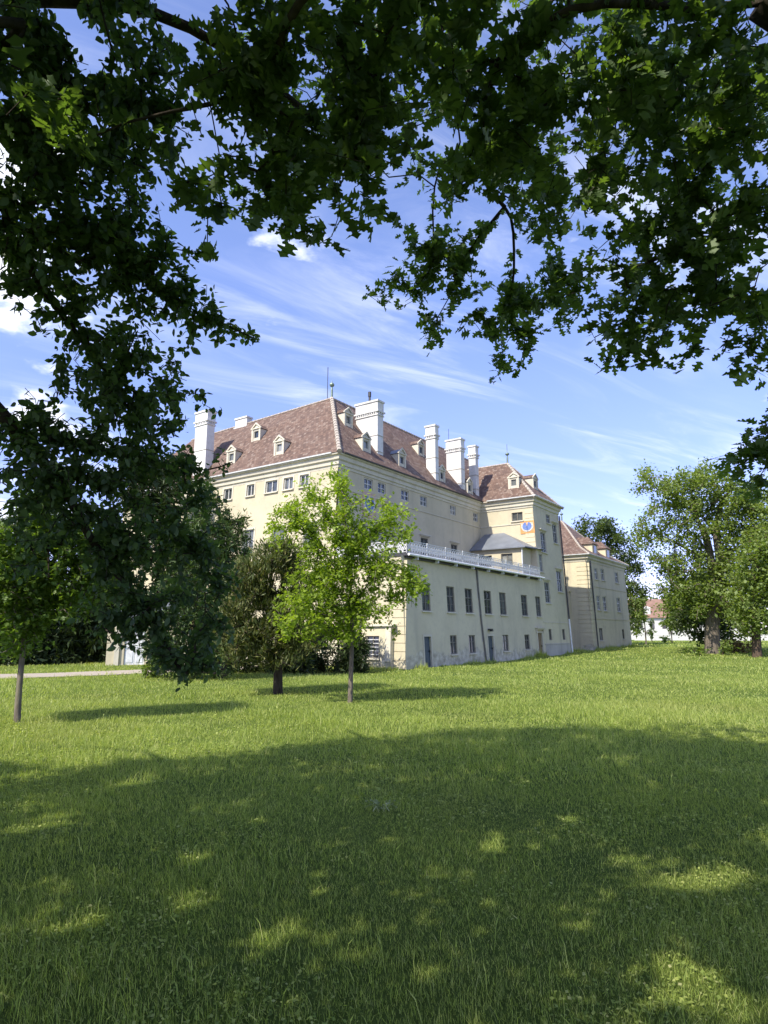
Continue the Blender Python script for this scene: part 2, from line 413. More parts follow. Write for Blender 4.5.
def place_leaves(base, dirn, nrm, size, T):
    V0, F0 = T
    d = dirn/np.linalg.norm(dirn, axis=1, keepdims=True)
    x = np.cross(d, nrm); x /= np.linalg.norm(x, axis=1, keepdims=True)+1e-9
    z = np.cross(x, d)
    s = size[:, None, None]
    P = base[:, None, :]+s*(V0[None, :, 0:1]*x[:, None, :]+V0[None, :, 1:2]*d[:, None, :]+V0[None, :, 2:3]*z[:, None, :])
    n = len(base)
    Fc = (F0[None]+(np.arange(n)*len(V0))[:, None, None]).reshape(-1, 3)
    return P.reshape(-1, 3), Fc

class Skel:
    def __init__(s, cap=80000):
        s.p = np.zeros((cap, 3)); s.par = np.full(cap, -1, int); s.rad = np.zeros(cap); s.n = 0; s.tips = []
    def add(s, p, par, r=0):
        i = s.n; s.p[i] = p; s.par[i] = par; s.rad[i] = r; s.n += 1; return i
    def limb(s, pts, r0, r1, seg=.3, attach=True, wob=.0, rng=None):
        pts = [np.array(p, float) for p in pts]
        # Catmull-Rom through the points
        Q = []
        for i in range(len(pts)-1):
            a = pts[max(i-1, 0)]; b = pts[i]; c = pts[i+1]; d = pts[min(i+2, len(pts)-1)]
            n = max(2, int(np.linalg.norm(c-b)/seg))
            for k in range(n):
                t = k/n
                Q.append(.5*((2*b)+(-a+c)*t+(2*a-5*b+4*c-d)*t*t+(-a+3*b-3*c+d)*t**3))
        Q.append(pts[-1])
        par = -1
        if attach and s.n:
            par = int(np.argmin(((s.p[:s.n]-Q[0])**2).sum(1)))
        m = len(Q)
        for k, q in enumerate(Q):
            if wob and 0 < k < m-1: q = q+rng.normal(0, wob, 3)
            par = s.add(q, par, r0+(r1-r0)*k/max(1, m-1))
    def grow(s, tips, rng, seg=.35, droop=.1, outw=.35, maxlen=99):
        tips = np.array(tips); n0 = s.n
        base = s.p[:n0]
        dd = np.array([((base-t)**2).sum(1).min() for t in tips])
        for k in np.argsort(dd):
            t = tips[k]
            D = ((s.p[:s.n]-t)**2).sum(1); j = int(np.argmin(D)); L = math.sqrt(D[j])
            if L > maxlen: continue
            if L < .02: s.tips.append(j); continue
            pj = s.p[j]; q = s.par[j]
            dv = pj-s.p[q] if q >= 0 else np.array([0, 0, 1.])
            dv = dv/(np.linalg.norm(dv)+1e-9)
            c = pj+dv*L*outw+(t-pj)*.25+np.array([0, 0, droop*L])+rng.normal(0, .06*L, 3)
            m = max(1, int(round(L/seg))); par = j
            for i in range(1, m+1):
                u = i/m
                par = s.add((1-u)**2*pj+2*u*(1-u)*c+u*u*t, par)
            s.tips.append(par)
    def finish(s, rmin=.004, k=.0045, e=.5):
        n = s.n; cnt = np.zeros(n); ch = np.zeros(n, int)
        for t in s.tips: cnt[t] += 1
        cnt0 = cnt.copy()
        for i in range(n-1, 0, -1):
            if s.par[i] >= 0: cnt[s.par[i]] += cnt[i]; ch[s.par[i]] += 1
        s.cnt = cnt
        r = np.maximum(rmin, k*np.power(np.maximum(cnt, 1), e))
        s.rad[:n] = np.maximum(np.where(s.rad[:n] > 0, s.rad[:n], 0), np.where(s.rad[:n] > 0, 0, r))
        # a branch is never thicker than what it grows from
        for i in range(1, n):
            q = s.par[i]
            if q >= 0: s.rad[i] = min(s.rad[i], s.rad[q])
    def mesh(s, name, mat, parent, minr=0.0, flare=None):
        n = s.n; kids = [[] for _ in range(n)]
        for i in range(n):
            if s.par[i] >= 0: kids[s.par[i]].append(i)
        mb = MB()
        stack = [i for i in range(n) if s.par[i] < 0]
        start = [(i, None) for i in stack]
        while start:
            i, p0 = start.pop()
            ch = [] ; R = []
            if p0 is not None: ch.append(s.p[p0]); R.append(min(s.rad[i]*1.15, s.rad[p0]))
            j = i
            while True:
                ch.append(s.p[j]); R.append(s.rad[j])
                if not kids[j]: break
                ks = sorted(kids[j], key=lambda q: -s.rad[q]*1000-s.cnt[q])
                for q in ks[1:]: start.append((q, j))
                j = ks[0]
            if len(ch) < 2 or max(R) < minr: continue
            k = 10 if max(R) > .1 else (6 if max(R) > .02 else 3)
            mb.tube(ch, R, k, cap=False)
        return mb.build(name, mat, parent, smooth=True)

def leafage(sk, rng, T, size, per_tip, back=3, spread=.5, up=.5, droop=.25, jitter=.12, carve=None, sizevar=.25, keep=None):
    """leaves round the last nodes of every twig"""
    B, Dn = [], []
    for t in sk.tips:
        chain = [t]; j = t
        for _ in range(back):
            if sk.par[j] < 0 or sk.rad[sk.par[j]] > .03: break
            j = sk.par[j]; chain.append(j)
        for _ in range(per_tip):
            a = chain[min(len(chain)-1, int(rng.random()**1.6*len(chain)))]
            q = sk.par[a]
            d = sk.p[a]-sk.p[q] if q >= 0 else np.array([0, 0, 1.])
            f = rng.random()
            B.append(sk.p[a]-d*f); Dn.append(d/(np.linalg.norm(d)+1e-9))
    B = np.array(B); Dn = np.array(Dn); n = len(B)
    rnd = rng.normal(0, 1, (n, 3)); rnd /= np.linalg.norm(rnd, axis=1, keepdims=True)
    d = Dn*.5+rnd*spread*1.6+np.array([0, 0, -droop])
    B = B+rng.normal(0, jitter, (n, 3))
    nrm = rng.normal(0, .6, (n, 3))+np.array([0, 0, up*2])
    sz = size*np.exp(rng.normal(0, sizevar, n)); sz = np.clip(sz, size*.5, size*1.6)
    if carve is not None:
        ok = np.ones(n, bool); s = np.array(SUNV)
        for (g, r) in carve:
            w = B-np.array(g); w = w-np.outer(w@s, s)
            al = (B-np.array(g))@s
            ok &= (np.linalg.norm(w, axis=1) > r) | (al > -.35)
        B, d, nrm, sz = B[ok], d[ok], nrm[ok], sz[ok]
    if keep is not None:
        ok = keep(B); B, d, nrm, sz = B[ok], d[ok], nrm[ok], sz[ok]
    return place_leaves(B, d, nrm, sz, T)

def circles(cs, rng, leaf_px_area, lai, per_tip, D, dep):
    """tips inside round clumps (u, v, r[, distance, depth spread])"""
    out_ = []
    for c in cs:
        u, v, r = c[:3]; d = c[3] if len(c) > 3 else D; dp = c[4] if len(c) > 4 else dep
        n = max(2, int(lai*PI*r*r/(per_tip*leaf_px_area(d))))
        for _ in range(n):
            a = rng.random()*2*PI; q = r*math.sqrt(rng.random())
            out_.append(at(u+q*math.cos(a), v+q*math.sin(a), d+rng.uniform(-dp, dp)))
    return out_
def ellipsoid(c, r, n, rng, shell=.3):
    out_ = []
    while len(out_) < n:
        p = rng.uniform(-1, 1, 3); l = np.linalg.norm(p)
        if shell < l < 1: out_.append(np.array(c)+p*np.array(r))
    return out_
#PART2

# ------------------------------------------------------------------ palace
PSI = .6152
L1, PJ, WX = 21.317, 5.252, 27.49        # length of the main front, depth of the projection, far end of the projecting wing
ZE, ZEW, ZT = 14.27, 14.12, 6.96
def bat(z, b=.665, h=14.2): return b*max(0, 1-z/h)
palace = empty('palace', (-3.147, 42.956, 0), PI/2-PSI)
tag(palace, 'large cream palace with steep red tiled roof, tall white chimneys and a railed terrace', 'palace')

def wall(fn, S0, S1, Z0, Z1, ops, depth, mat, parent, name='wall'):
    mb = MB()
    ss = sorted({S0, S1} | {o[0] for o in ops} | {o[1] for o in ops}); zs = sorted({Z0, Z1} | {o[2] for o in ops} | {o[3] for o in ops})
    ss = [s for s in ss if S0 <= s <= S1]; zs = [z for z in zs if Z0 <= z <= Z1]
    for i in range(len(ss)-1):
        for j in range(len(zs)-1):
            sm_, zm = (ss[i]+ss[i+1])/2, (zs[j]+zs[j+1])/2
            if any(o[0] < sm_ < o[1] and o[2] < zm < o[3] for o in ops): continue
            mb.face([fn(ss[i], zs[j], 0), fn(ss[i+1], zs[j], 0), fn(ss[i+1], zs[j+1], 0), fn(ss[i], zs[j+1], 0)])
    for (a, b, c, d) in ops:
        for (p, q) in (((a, c), (b, c)), ((b, c), (b, d)), ((b, d), (a, d)), ((a, d), (a, c))):
            mb.face([fn(*p, 0), fn(*q, 0), fn(*q, depth), fn(*p, depth)])
    return mb.build(name, mat, parent)

def window(fn, o, parent, frame='frame_dark', sill=True, lintel=False, surround=None, bars=False, depth=.17, transom=.62, name='window'):
    a, b, c, d = o; w = .07; mb = MB(); d0, d1 = depth-.10, depth-.02
    mb.fbox(fn, a, a+w, c, d, d0, d1); mb.fbox(fn, b-w, b, c, d, d0, d1)
    mb.fbox(fn, a+w, b-w, c, c+w, d0, d1); mb.fbox(fn, a+w, b-w, d-w, d, d0, d1)
    m_ = (a+b)/2; mb.fbox(fn, m_-.035, m_+.035, c+w, d-w, d0+.01, d1-.01)
    if transom:
        z = c+(d-c)*transom
        mb.fbox(fn, a+w, m_-.035, z-.035, z+.035, d0+.02, d1-.02); mb.fbox(fn, m_+.035, b-w, z-.035, z+.035, d0+.02, d1-.02)
        if d-c > 1.4:
            z = c+(d-c)*transom*.5
            mb.fbox(fn, a+w, m_-.035, z-.015, z+.015, d0+.03, d1-.03); mb.fbox(fn, m_+.035, b-w, z-.015, z+.015, d0+.03, d1-.03)
    f = mb.build(name, frame, parent)
    g = MB(); g.face([fn(a, c, depth-.03), fn(b, c, depth-.03), fn(b, d, depth-.03), fn(a, d, depth-.03)]); g.build('pane', 'glass', f)

    if sill:
        s = MB(); s.fbox(fn, a-.1, b+.1, c-.09, c-.003, -.12, .05); s.build('sill', 'plaster_trim', f)
    if lintel:
        s = MB(); s.fbox(fn, a-.16, b+.16, d+.12, d+.2, -.10, .0); s.fbox(fn, a-.22, b+.22, d+.2, d+.28, -.17, 0); s.build('lintel', 'plaster_trim', f)
    if surround:
        s = MB(); t = .13
        s.fbox(fn, a-t, a-.004, c, d+t, -.035, .02); s.fbox(fn, b+.004, b+t, c, d+t, -.035, .02); s.fbox(fn, a-.004, b+.004, d+.004, d+t, -.035, .02)
        s.build('surround', surround, f)
    if bars:
        s = MB()
        n = 5
        for i in range(1, n+1):
            z = c+(d-c)*i/(n+1); s.fbox(fn, a+.03, b-.03, z-.018, z+.018, .02, .05)
        s.build('window_grille', 'rail_white', f)
    return f
def door(fn, o, parent, mat, hood=False, depth=.16):
    a, b, c, d = o; mb = MB()
    mb.fbox(fn, a, b, c, d, depth-.06, depth)
    for q in ((.12, .46), (.54, .90)):
        mb.fbox(fn, a+.14, b-.14, c+(d-c)*q[0], c+(d-c)*q[1], depth-.085, depth-.06)
    f = mb.build('door', mat, parent)
    s = MB(); t = .12
    s.fbox(fn, a-t, a-.004, c, d+t, -.04, .02); s.fbox(fn, b+.004, b+t, c, d+t, -.04, .02); s.fbox(fn, a-.004, b+.004, d+.004, d+t, -.04, .02)
    s.build('door_frame', 'plaster_trim', f)
    s = MB(); s.fbox(fn, b-.12, b-.07, c+.9, c+1.02, depth-.14, depth-.06); s.build('handle', 'dark_metal', f)
    if hood:
        s = MB(); s.fbox(fn, a-.3, b+.3, d+.28, d+.38, -.22, .0); s.fbox(fn, a-.42, b+.42, d+.38, d+.46, -.32, 0)
        s.fbox(fn, a-.3, a-.16, d+.02, d+.28, -.12, 0); s.fbox(fn, b+.16, b+.3, d+.02, d+.28, -.12, 0)
        s.build('hood', 'plaster_trim', f)
    return f

# ---- fronts as mappings (s along, z up, d inwards)
def f_left(s, z, d): return (d-bat(z), s, z)
def f_main(s, z, d): return (s, d, z)
def f_low(s, z, d): return (s, -PJ-bat(z)+d, z)
def f_wl(s, z, d): return (L1+d, s-bat(z)*max(0, min(1, (-4.4-s)/(PJ-4.4))), z)

# left (sunny) front, corner at s=0; the terrace end wall continues it to s=-PJ
lw_top = [(10.58, 11.53), (8.11, 8.93), (5.70, 6.90), (4.13, 5.05), (2.62, 3.47), (13.4, 14.3), (16.2, 17.1), (19.2, 20.1)]
lw_ops = [(a, b, 12.33, 13.22) for a, b in lw_top]
lw_mid = [(1.6+3.1*i, 2.8+3.1*i, 7.7, 9.7) for i in range(7)]
lw_low = [(2.0+3.1*i, 3.1+3.1*i, 3.5, 5.2) for i in range(7)]
wall(f_left, 0, 25, 0, ZE-.4, lw_ops+lw_mid+lw_low, .17, 'plaster_upper', palace)
for o in lw_ops: window(f_left, o, palace, 'frame_white', surround='plaster_trim', transom=0)
for o in lw_mid+lw_low: window(f_left, o, palace, 'frame_grey', surround='plaster_trim')
# end wall of the terrace building
def f_lend(s, z, d): return (d-bat(z), s, z)
mb = MB()
for z0, z1 in ((0, 3.4), (3.4, ZT-.16)):
    mb.face([(-bat(z0), -PJ-bat(z0), z0), (-bat(z0), -.001, z0), (-bat(z1), -.001, z1), (-bat(z1), -PJ-bat(z1), z1)])
mb.build('wall', 'plaster_upper', palace)
# low ground storey in front of the sunny front with a moulded top and a barred window
bx = .62; bar = (-4.14, -3.15, .62, 1.95)
def f_step(s, z, d): return (-bat(z)-.34+d, s, z)
wall(f_step, -5.02, 9, 0, 2.45, [bar], .17, 'plaster', palace)
mb = MB(); mb.face([f_step(-5.02, 0, 0), f_step(-5.02, 0, .34), f_step(-5.02, 2.45, .34), f_step(-5.02, 2.45, 0)]); mb.build('wall', 'plaster', palace)
mb = MB(); mb.fbox(f_step, -5.16, 9.1, 2.45, 2.53, -.06, .33); mb.fbox(f_step, -5.24, 9.15, 2.53, 2.64, -.15, .32); mb.build('cornice', 'plaster_trim', palace)
mb = MB(); mb.fbox(f_step, -5.02, -4.62, .45, 2.45, -.05, -.003); mb.build('pilaster', 'plaster_trim', palace)
window(f_step, bar, palace, 'frame_dark', bars=True, sill=True)
# an open iron shutter bar beside the barred window
mb = MB()
P0 = Vector(f_step(-4.3, 1.9, -.04)); P1 = Vector(f_step(-4.5, 1.55, -.4)); P2 = Vector(f_step(-4.5, .5, -.4)); P3 = Vector(f_step(-4.3, .85, -.04))
mb.tube([P0, P1, P2, P3], .014, 4); mb.build('shutter_stay', 'dark_metal', palace)

# main front above the terrace
mtop = [(a, b, 12.37, 13.20) for a, b in ((2.98, 4.02), (4.68, 5.68), (7.78, 8.88), (10.6, 11.67), (15.52, 16.55), (19.92, 20.85))]
mmid = [(a, b, 7.3, 9.72) for a, b in ((8.14, 9.1), (10.6, 11.75), (15.55, 16.7))]
wall(f_main, 0, L1, ZT-.4, ZE-.4, mtop+mmid, .17, 'plaster_upper', palace)
for o in mtop: window(f_main, o, palace, 'frame_white', transom=.5, sill=False)
for o in mmid: window(f_main, o, palace, 'frame_dark', lintel=True)
# lower front: terrace building and projecting wing share one battered plane
up = [(1.51, 2.52), (4.67, 5.75), (7.26, 8.38), (10.22, 11.43), (12.84, 14.04), (17.01, 18.24), (20.05, 21.19)]
up = [(a, b, 3.50, 5.22) for a, b in up]
lo = [(4.79, 5.71, .74, 1.97), (7.42, 8.37, .74, 1.97), (12.90, 13.95, .75, 1.97), (17.08, 18.11, .77, 1.98), (22.49, 23.2, 1.46, 2.44), (25.86, 26.6, 1.46, 2.45)]
dr = [(1.48, 2.30, .04, 1.90), (10.35, 11.24, .04, 1.89), (19.84, 20.85, .04, 2.10)]
wing = [(24.43, 25.45, 12.3, 13.15), (25.83, 27.0, 10.55, 12.4), (22.58, 23.81, 9.34, 11.22), (22.44, 23.66, 4.75, 6.62), (25.74, 27.05, 5.92, 7.88), (21.62, 22.1, 7.5, 9.1)]
wing[-1] = (21.75, 22.55, 7.5, 9.1)
def rise(S0, S1, Z0, Z1, ops): wall(f_low, S0, S1, Z0, Z1, ops, .17, 'plaster', palace)
rise(-.665, L1, 0, ZT-.16, up+lo[:4]+dr)
rise(L1, WX+.3, 0, ZEW-.4, lo[4:]+wing)
for o in up: window(f_low, o, palace, 'frame_dark')
for o in lo[:4]: window(f_low, o, palace, 'frame_dark')
for o in lo[4:]: window(f_low, o, palace, 'frame_dark', sill=False, transom=0)
for o in wing: window(f_low, o, palace, 'frame_grey', lintel=o[3]-o[2] > 1.7, transom=.6)
door(f_low, dr[0], palace, 'door_blue'); door(f_low, dr[1], palace, 'door_blue'); door(f_low, dr[2], palace, 'door_wood', hood=True)
# right flank of the wing, back walls
mb = MB()
mb.face([(WX+.3, -PJ-bat(0), 0), (WX+.3+.35, 14, 0), (WX+.0, 14, ZEW-.3), (WX+.3, -PJ-bat(ZEW-.4), ZEW-.4)])
mb.face([(WX, 14, 0), (L1, 14, 0), (L1, 14, ZEW), (WX, 14, ZEW)])
mb.face([(L1, 8.6, 0), (8.6, 8.6, 0), (8.6, 8.6, ZE-.2), (L1, 8.6, ZE-.2)]); mb.face([(8.6, 8.6, 0), (8.6, 25, 0), (8.6, 25, ZE-.2), (8.6, 8.6, ZE-.2)])
mb.face([(0, 25, 0), (8.6, 25, 0), (8.6, 25, ZE-.2), (0, 25, ZE-.2)]); mb.face([(WX, 0, 5), (33, 0, 5), (33, 0, ZE), (WX, 0, ZE)])
mb.face([(33, 0, 0), (33, 8.6, 0), (33, 8.6, ZE), (33, 0, ZE)])
mb.build('back_wall', 'plaster_upper', palace)
# grey cement dado along the foot of the wing
mb = MB(); mb.fbox(f_low, 21.47, 27.6, .0, 1.10, -.05, -.004); mb.fbox(f_low, 21.44, 27.63, 1.10, 1.17, -.08, -.004); mb.build('dado', 'cement_patch', palace)
# wing's left flank, above the terrace
wlo = [(-4.29, -3.22, 12.19, 12.99)]
wall(f_wl, -PJ, 0, ZT-.3, ZEW-.4, wlo, .17, 'plaster_upper', palace)
window(f_wl, wlo[0], palace, 'frame_dark', transom=0)
# string courses
mb = MB(); mb.sweep([(-.02, 11.84), (.05, 11.86), (.06, 11.93), (-.02, 11.96)], [(0, 25), (0, 0), (L1, 0), (L1, -PJ)]); mb.build('string_course', 'plaster_trim', palace)
mb = MB(); mb.fbox(f_low, L1+.1, WX+.25, 3.0, 3.07, -.03, .02); mb.build('string_course', 'plaster_trim', palace)
# main cornice: stepped, with gutter edge
prof = [(-.1, ZE-.95), (.05, ZE-.95), (.08, ZE-.78), (.16, ZE-.74), (.18, ZE-.5), (.30, ZE-.42), (.34, ZE-.16), (.46, ZE-.12), (.48, ZE-.03), (-.1, ZE-.03)]
mb = MB(); mb.sweep(prof, [(0, 25), (0, 0), (L1, 0), (L1, -PJ), (WX, -PJ), (WX, 13)]); mb.build('cornice', 'plaster_trim', palace)
mb = MB(); mb.sweep([(.47, ZE-.02), (.58, ZE-.04), (.60, ZE+.05), (.47, ZE+.06)], [(0, 0), (L1, 0)]); mb.build('gutter', 'dark_metal', palace)
mb = MB(); mb.sweep([(.47, ZE-.02), (.56, ZE-.04), (.58, ZE+.05), (.47, ZE+.06)], [(0, 25), (0, .2)]); mb.build('gutter', 'gutter_white', palace)
mb = MB(); mb.sweep([(.47, ZE-.02), (.58, ZE-.04), (.60, ZE+.05), (.47, ZE+.06)], [(L1, -1), (L1, -PJ), (WX, -PJ), (WX, 13)]); mb.build('gutter', 'gutter_white', palace)
# quoin blocks
def quoins(fns, z0, z1, mat='plaster_trim', hgt=.44):
    mb = MB(); z = z0
    while z < z1-.2:
        for fn, s0, s1 in fns: mb.fbox(fn, s0, s1, z, min(z+hgt-.035, z1), -.045, .0)
        z += hgt
    mb.build('quoin', mat, palace)
quoins([(f_left, -PJ-.62, -PJ+.42)], .05, ZT-.4, 'plaster_upper', .5)
quoins([(f_wl, -PJ+.02, -PJ+.75)], 9.7, ZEW-1.0, 'plaster_ochre')
# sundials
def dial(fn, s0, s1, z0, z1, panel, label=None):
    mb = MB(); mb.fbox(fn, s0, s1, z0, z1, -.05, .0); p = mb.build('sundial', panel, palace)
    cx, w = (s0+s1)/2, (s1-s0); cz = z1-.42*(z1-z0); R_ = min(w, z1-z0)*.42
    def half(r0, r1, d, mat, name, n=24, a0=.60, a1=2.40):
        m = MB()
        for i in range(n):
            t0 = PI*(a0+(a1-a0)*i/n); t1 = PI*(a0+(a1-a0)*(i+1)/n)
            q = [(cx+r*math.cos(t), cz+r*math.sin(t)) for r, t in ((r0, t0), (r1, t0), (r1, t1), (r0, t1))]
            lo_, hi = [fn(x, z, d) for x, z in q], [fn(x, z, d+.02) for x, z in q]
            m.hexa(hi+lo_)
        return m.build(name, mat, p)
    half(.001, R_*.80, -.075, 'dial_paint', 'dial_face'); half(R_*.82, R_*1.08, -.075, 'white_paint', 'dial_ring', 24, .85, 2.15)
    m = MB()
    for i in range(13):                                   # hour strokes on the ring
        t = PI*(1.0+i/12); c_, s_ = math.cos(t), math.sin(t)
        q = [(cx+r*c_+k*s_, cz+r*s_-k*c_) for r, k in ((R_*.86, -.012), (R_*1.04, -.012), (R_*1.04, .012), (R_*.86, .012))]
        m.face([fn(x, z, -.078) for x, z in q])
    m.build('hour_strokes', 'dark_metal', p)
    m = MB(); m.tube([fn(cx, cz, -.05), fn(cx, cz-.55*R_, -.55)], .018, 5); m.build('gnomon', 'copper_green', p)
dial(f_wl, -PJ-.02, -4.05, 10.95, 12.1, 'dial_panel')
dial(f_main, 2.75, 4.35, 10.3, 12.15, 'dial_panel_pink')

# ---- terrace: slab, gutter, brackets, lattice railing
mb = MB(); mb.box(-.42, L1-.004, -PJ-.72, -.004, ZT-.16, ZT); mb.box(-.3, L1-.004, -PJ-.55, -.3, ZT-.30, ZT-.164); mb.build('terrace_slab', 'dark_metal', palace)
mb = MB(); mb.tube([(-.5, -PJ-.80, ZT-.1), (L1+.1, -PJ-.80, ZT-.1)], .085, 8)
for i in range(9): x = .6+i*2.5; mb.box(x-.03, x+.03, -PJ-.80, -PJ-.32, ZT-.36, ZT-.17)
mb.build('gutter', 'gutter_white', palace)
rl = MB(); ry = -PJ-.5; z0, z1 = ZT+.04, ZT+.84
def railrun(A, B):
    A, B = Vector(A), Vector(B); L_ = (B-A).length; d = (B-A)/L_; n = max(1, int(L_/.30))
    nn = Vector((-d.y, d.x, 0))
    def bar(p, q, w=.016):
        v = (q-p).normalized(); s = v.cross(nn).normalized()*w; t = nn*w*.7
        rl.hexa([p-s-t, p+s-t, p+s+t, p-s+t, q-s-t, q+s-t, q+s+t, q-s+t])
    for z in (z0+.06, z1-.02, z1-.14): bar(A+Vector((0, 0, z)), B+Vector((0, 0, z)), .018)
    for i in range(n):
        p = A+d*(L_*i/n); q = A+d*(L_*(i+1)/n); m_ = (p+q)/2
        a0, a1 = Vector((0, 0, z0+.07)), Vector((0, 0, z1-.15)); am = (a0+a1)/2
        bar(p+a0, q+a1); bar(q+a0, p+a1)
        bar(p+a0, p+a1, .014)
        k = 8; R_ = .12; pr = None
        for j in range(k+1):
            t = 2*PI*j/k; c = m_+am+d*(R_*math.cos(t))+Vector((0, 0, R_*1.3*math.sin(t)))
            if pr: bar(pr, c, .018)
            pr = c
        bar(m_+Vector((0, 0, z1-.14)), m_+Vector((0, 0, z1-.02)), .01)
    for i in range(int(L_/2.4)+1):
        p = A+d*min(L_, i*2.4); rl.box(p.x-.03, p.x+.03, p.y-.03, p.y+.03, ZT, z1+.03)
railrun((-.25, ry, 0), (L1-.1, ry, 0)); railrun((-.25, ry, 0), (-.25, -.1, 0))
rl.build('railing', 'rail_white', palace)

# ---- terrace pavilion: lean-to with hipped grey roof
PX, PY = 19.3, -4.95
def f_pl(s, z, d): return (PX+d, s, z)
pw = [(-2.05, -.72, 7.9, 8.95), (-4.05, -2.95, 7.62, 9.0)]
wall(f_pl, PY, -.01, ZT, 9.5, pw, .2, 'plaster_upper', palace)
for o in pw: window(f_pl, o, palace, 'frame_dark', transom=0, sill=False, depth=.2)
mb = MB(); mb.face([(PX, PY, ZT), (L1, PY, ZT), (L1, PY, 9.5), (PX, PY, 9.5)]); mb.build('wall', 'plaster_upper', palace)
mb = MB(); e = 9.5
A = (PX-.35, PY-.45, e); B = (PX-.35, -.02, e+.02); C = (L1-.03, -.4, 11.2); D = (L1-.03, -2.4, 11.2); E_ = (L1+.55, PY-.75, e+.1); G = (L1+.0, PY-.45, e+.0)
lo_ = lambda p: (p[0], p[1], p[2]-.1)
mb.face([A, D, C, B]); mb.face([A, (L1-.03, PY-.65, e+.05), D])
mb.face([lo_(A), lo_(B), lo_(C), lo_(D)]); mb.face([A, B, lo_(B), lo_(A)]); mb.face([A, lo_(A), lo_((L1-.03, PY-.65, e+.05)), (L1-.03, PY-.65, e+.05)])
mb.face([lo_(A), lo_(D), lo_((L1-.03, PY-.65, e+.05))])
mb.box(L1-.03, L1+1.2, PY-.95, PY-.31, e-.03, e+.05)
mb.build('pavilion_roof', 'metal_roof', palace)
mb = MB(); mb.tube([(PX-.12, PY-.05, 9.4), (PX-.12, PY-.05, ZT)], .05, 6); mb.build('drainpipe', 'gutter_white', palace)

# ---- roofs
Cc, ZR = 4.3, 20.55; o = .52
mb = MB(); YL, XR = 25, 29.0
a = (-o, -o, ZE); ap = (Cc, Cc, ZR)
mb.face([(-o, YL+o, ZE), a, ap, (Cc, YL-3.5, ZR-.45)])
mb.face([a, (33.3, -o, ZE), (XR, Cc, ZR), ap])
mb.face([(33.3, -o, ZE), (33.3, 9.1, ZE), (XR, Cc, ZR)])
mb.face([(9.1, 9.1, ZE), ap, (XR, Cc, ZR), (33.3, 9.1, ZE)]); mb.face([ap, (9.1, 9.1, ZE), (9.1, YL+o, ZE), (Cc, YL-3.5, ZR-.45)])
mb.face([(-o, YL+o, ZE), (Cc, YL-3.5, ZR-.45), (9.1, YL+o, ZE)])
roof = mb.build('roof', 'roof_tiles', palace, roofuv=True)
WC, WZ, WY = 24.40, 18.6, -1.62; wo = .5
mb = MB(); x0, x1, y0 = L1-wo, WX+wo, -PJ-wo
mb.face([(x0, 14, ZEW), (x0, y0, ZEW), (WC, WY, WZ), (WC, 14, WZ)]); mb.face([(x0, y0, ZEW), (x1, y0, ZEW), (WC, WY, WZ)])
mb.face([(x1, y0, ZEW), (x1, 14, ZEW), (WC, 14, WZ), (WC, WY, WZ)]); mb.face([(x1, 14, ZEW), (x0, 14, ZEW), (WC, 14, WZ)])
wroof = mb.build('roof', 'roof_tiles', palace, roofuv=True)
def ridge(lines, parent, r=.12):
    mb = MB()
    for A, B in lines:
        A, B = Vector(A), Vector(B); n = max(2, int((B-A).length/.42))
        for i in range(n):
            p = A.lerp(B, i/n); q = A.lerp(B, (i+1.12)/n); mb.tube([p, q], [r*1.12, r*.86], 7)
    mb.build('ridge_tiles', 'mortar_ridge', parent)
ridge([(a, ap)], roof, .17); ridge([(ap, (XR, Cc, ZR)), (ap, (Cc, YL-3.5, ZR-.45))], roof, .10)
ridge([((x0, y0, ZEW), (WC, WY, WZ))], wroof, .14); ridge([((x1, y0, ZEW), (WC, WY, WZ)), ((WC, WY, WZ), (WC, 14, WZ))], wroof, .10)

# ---- chimneys
def chimney(x0, x1, y0, y1, zb, zt, tall_cap=True, shaft_pipe=False):
    mb = MB(); mb.box(x0, x1, y0, y1, zb, zt-1.25); ch = mb.build('chimney', 'chimney_white', palace)
    mb = MB(); q = .07
    mb.box(x0-q, x1+q, y0-q, y1+q, zt-1.25, zt-1.16)
    mb.box(x0-.02, x1+.02, y0-.02, y1+.02, zt-1.16, zt-.98)
    n = max(3, int((y1-y0)/.2)); nx = max(3, int((x1-x0)/.2))
    for i in range(n):
        y = y0+(y1-y0)*(i+.5)/n; mb.box(x0-.09, x0-.022, y-.05, y+.05, zt-1.13, zt-.98)
    for i in range(nx):
        x = x0+(x1-x0)*(i+.5)/nx; mb.box(x-.05, x+.05, y0-.09, y0-.022, zt-1.13, zt-.98)
    mb.box(x0-.13, x1+.13, y0-.13, y1+.13, zt-.98, zt-.86); mb.box(x0-.03, x1+.03, y0-.03, y1+.03, zt-.86, zt-.15); mb.box(x0-.10, x1+.10, y0-.10, y1+.10, zt-.15, zt)
    mb.build('chimney_cap', 'chimney_white', ch)
    mb = MB(); z = zb+(zt-1.25-zb)*.58
    for zz in (z, zb+(zt-1.25-zb)*.25):
        mb = MB(); mb.box(x0-.035, x1+.035, y0-.035, y1+.035, zz, zz+.05); mb.build('iron_band', 'cement_patch', ch)
    if shaft_pipe:
        mb = MB(); mb.tube([((x0+x1)/2, (y0+y1)/2, zt), ((x0+x1)/2, (y0+y1)/2, zt+.55)], .09, 8); mb.tube([((x0+x1)/2, (y0+y1)/2, zt+.55), ((x0+x1)/2, (y0+y1)/2, zt+.95)], .13, 8); mb.build('flue', 'dark_metal', ch)
    return ch
chimney(5.30, 6.05, .5, 2.6, 14.8, 19.95, shaft_pipe=True)
chimney(13.2, 13.75, .05, .98, 14.6, 19.98)
chimney(17.95, 18.65, .12, 1.65, 14.6, 19.97)
chimney(20.65, 21.25, 0, .72, 14.5, 19.9)
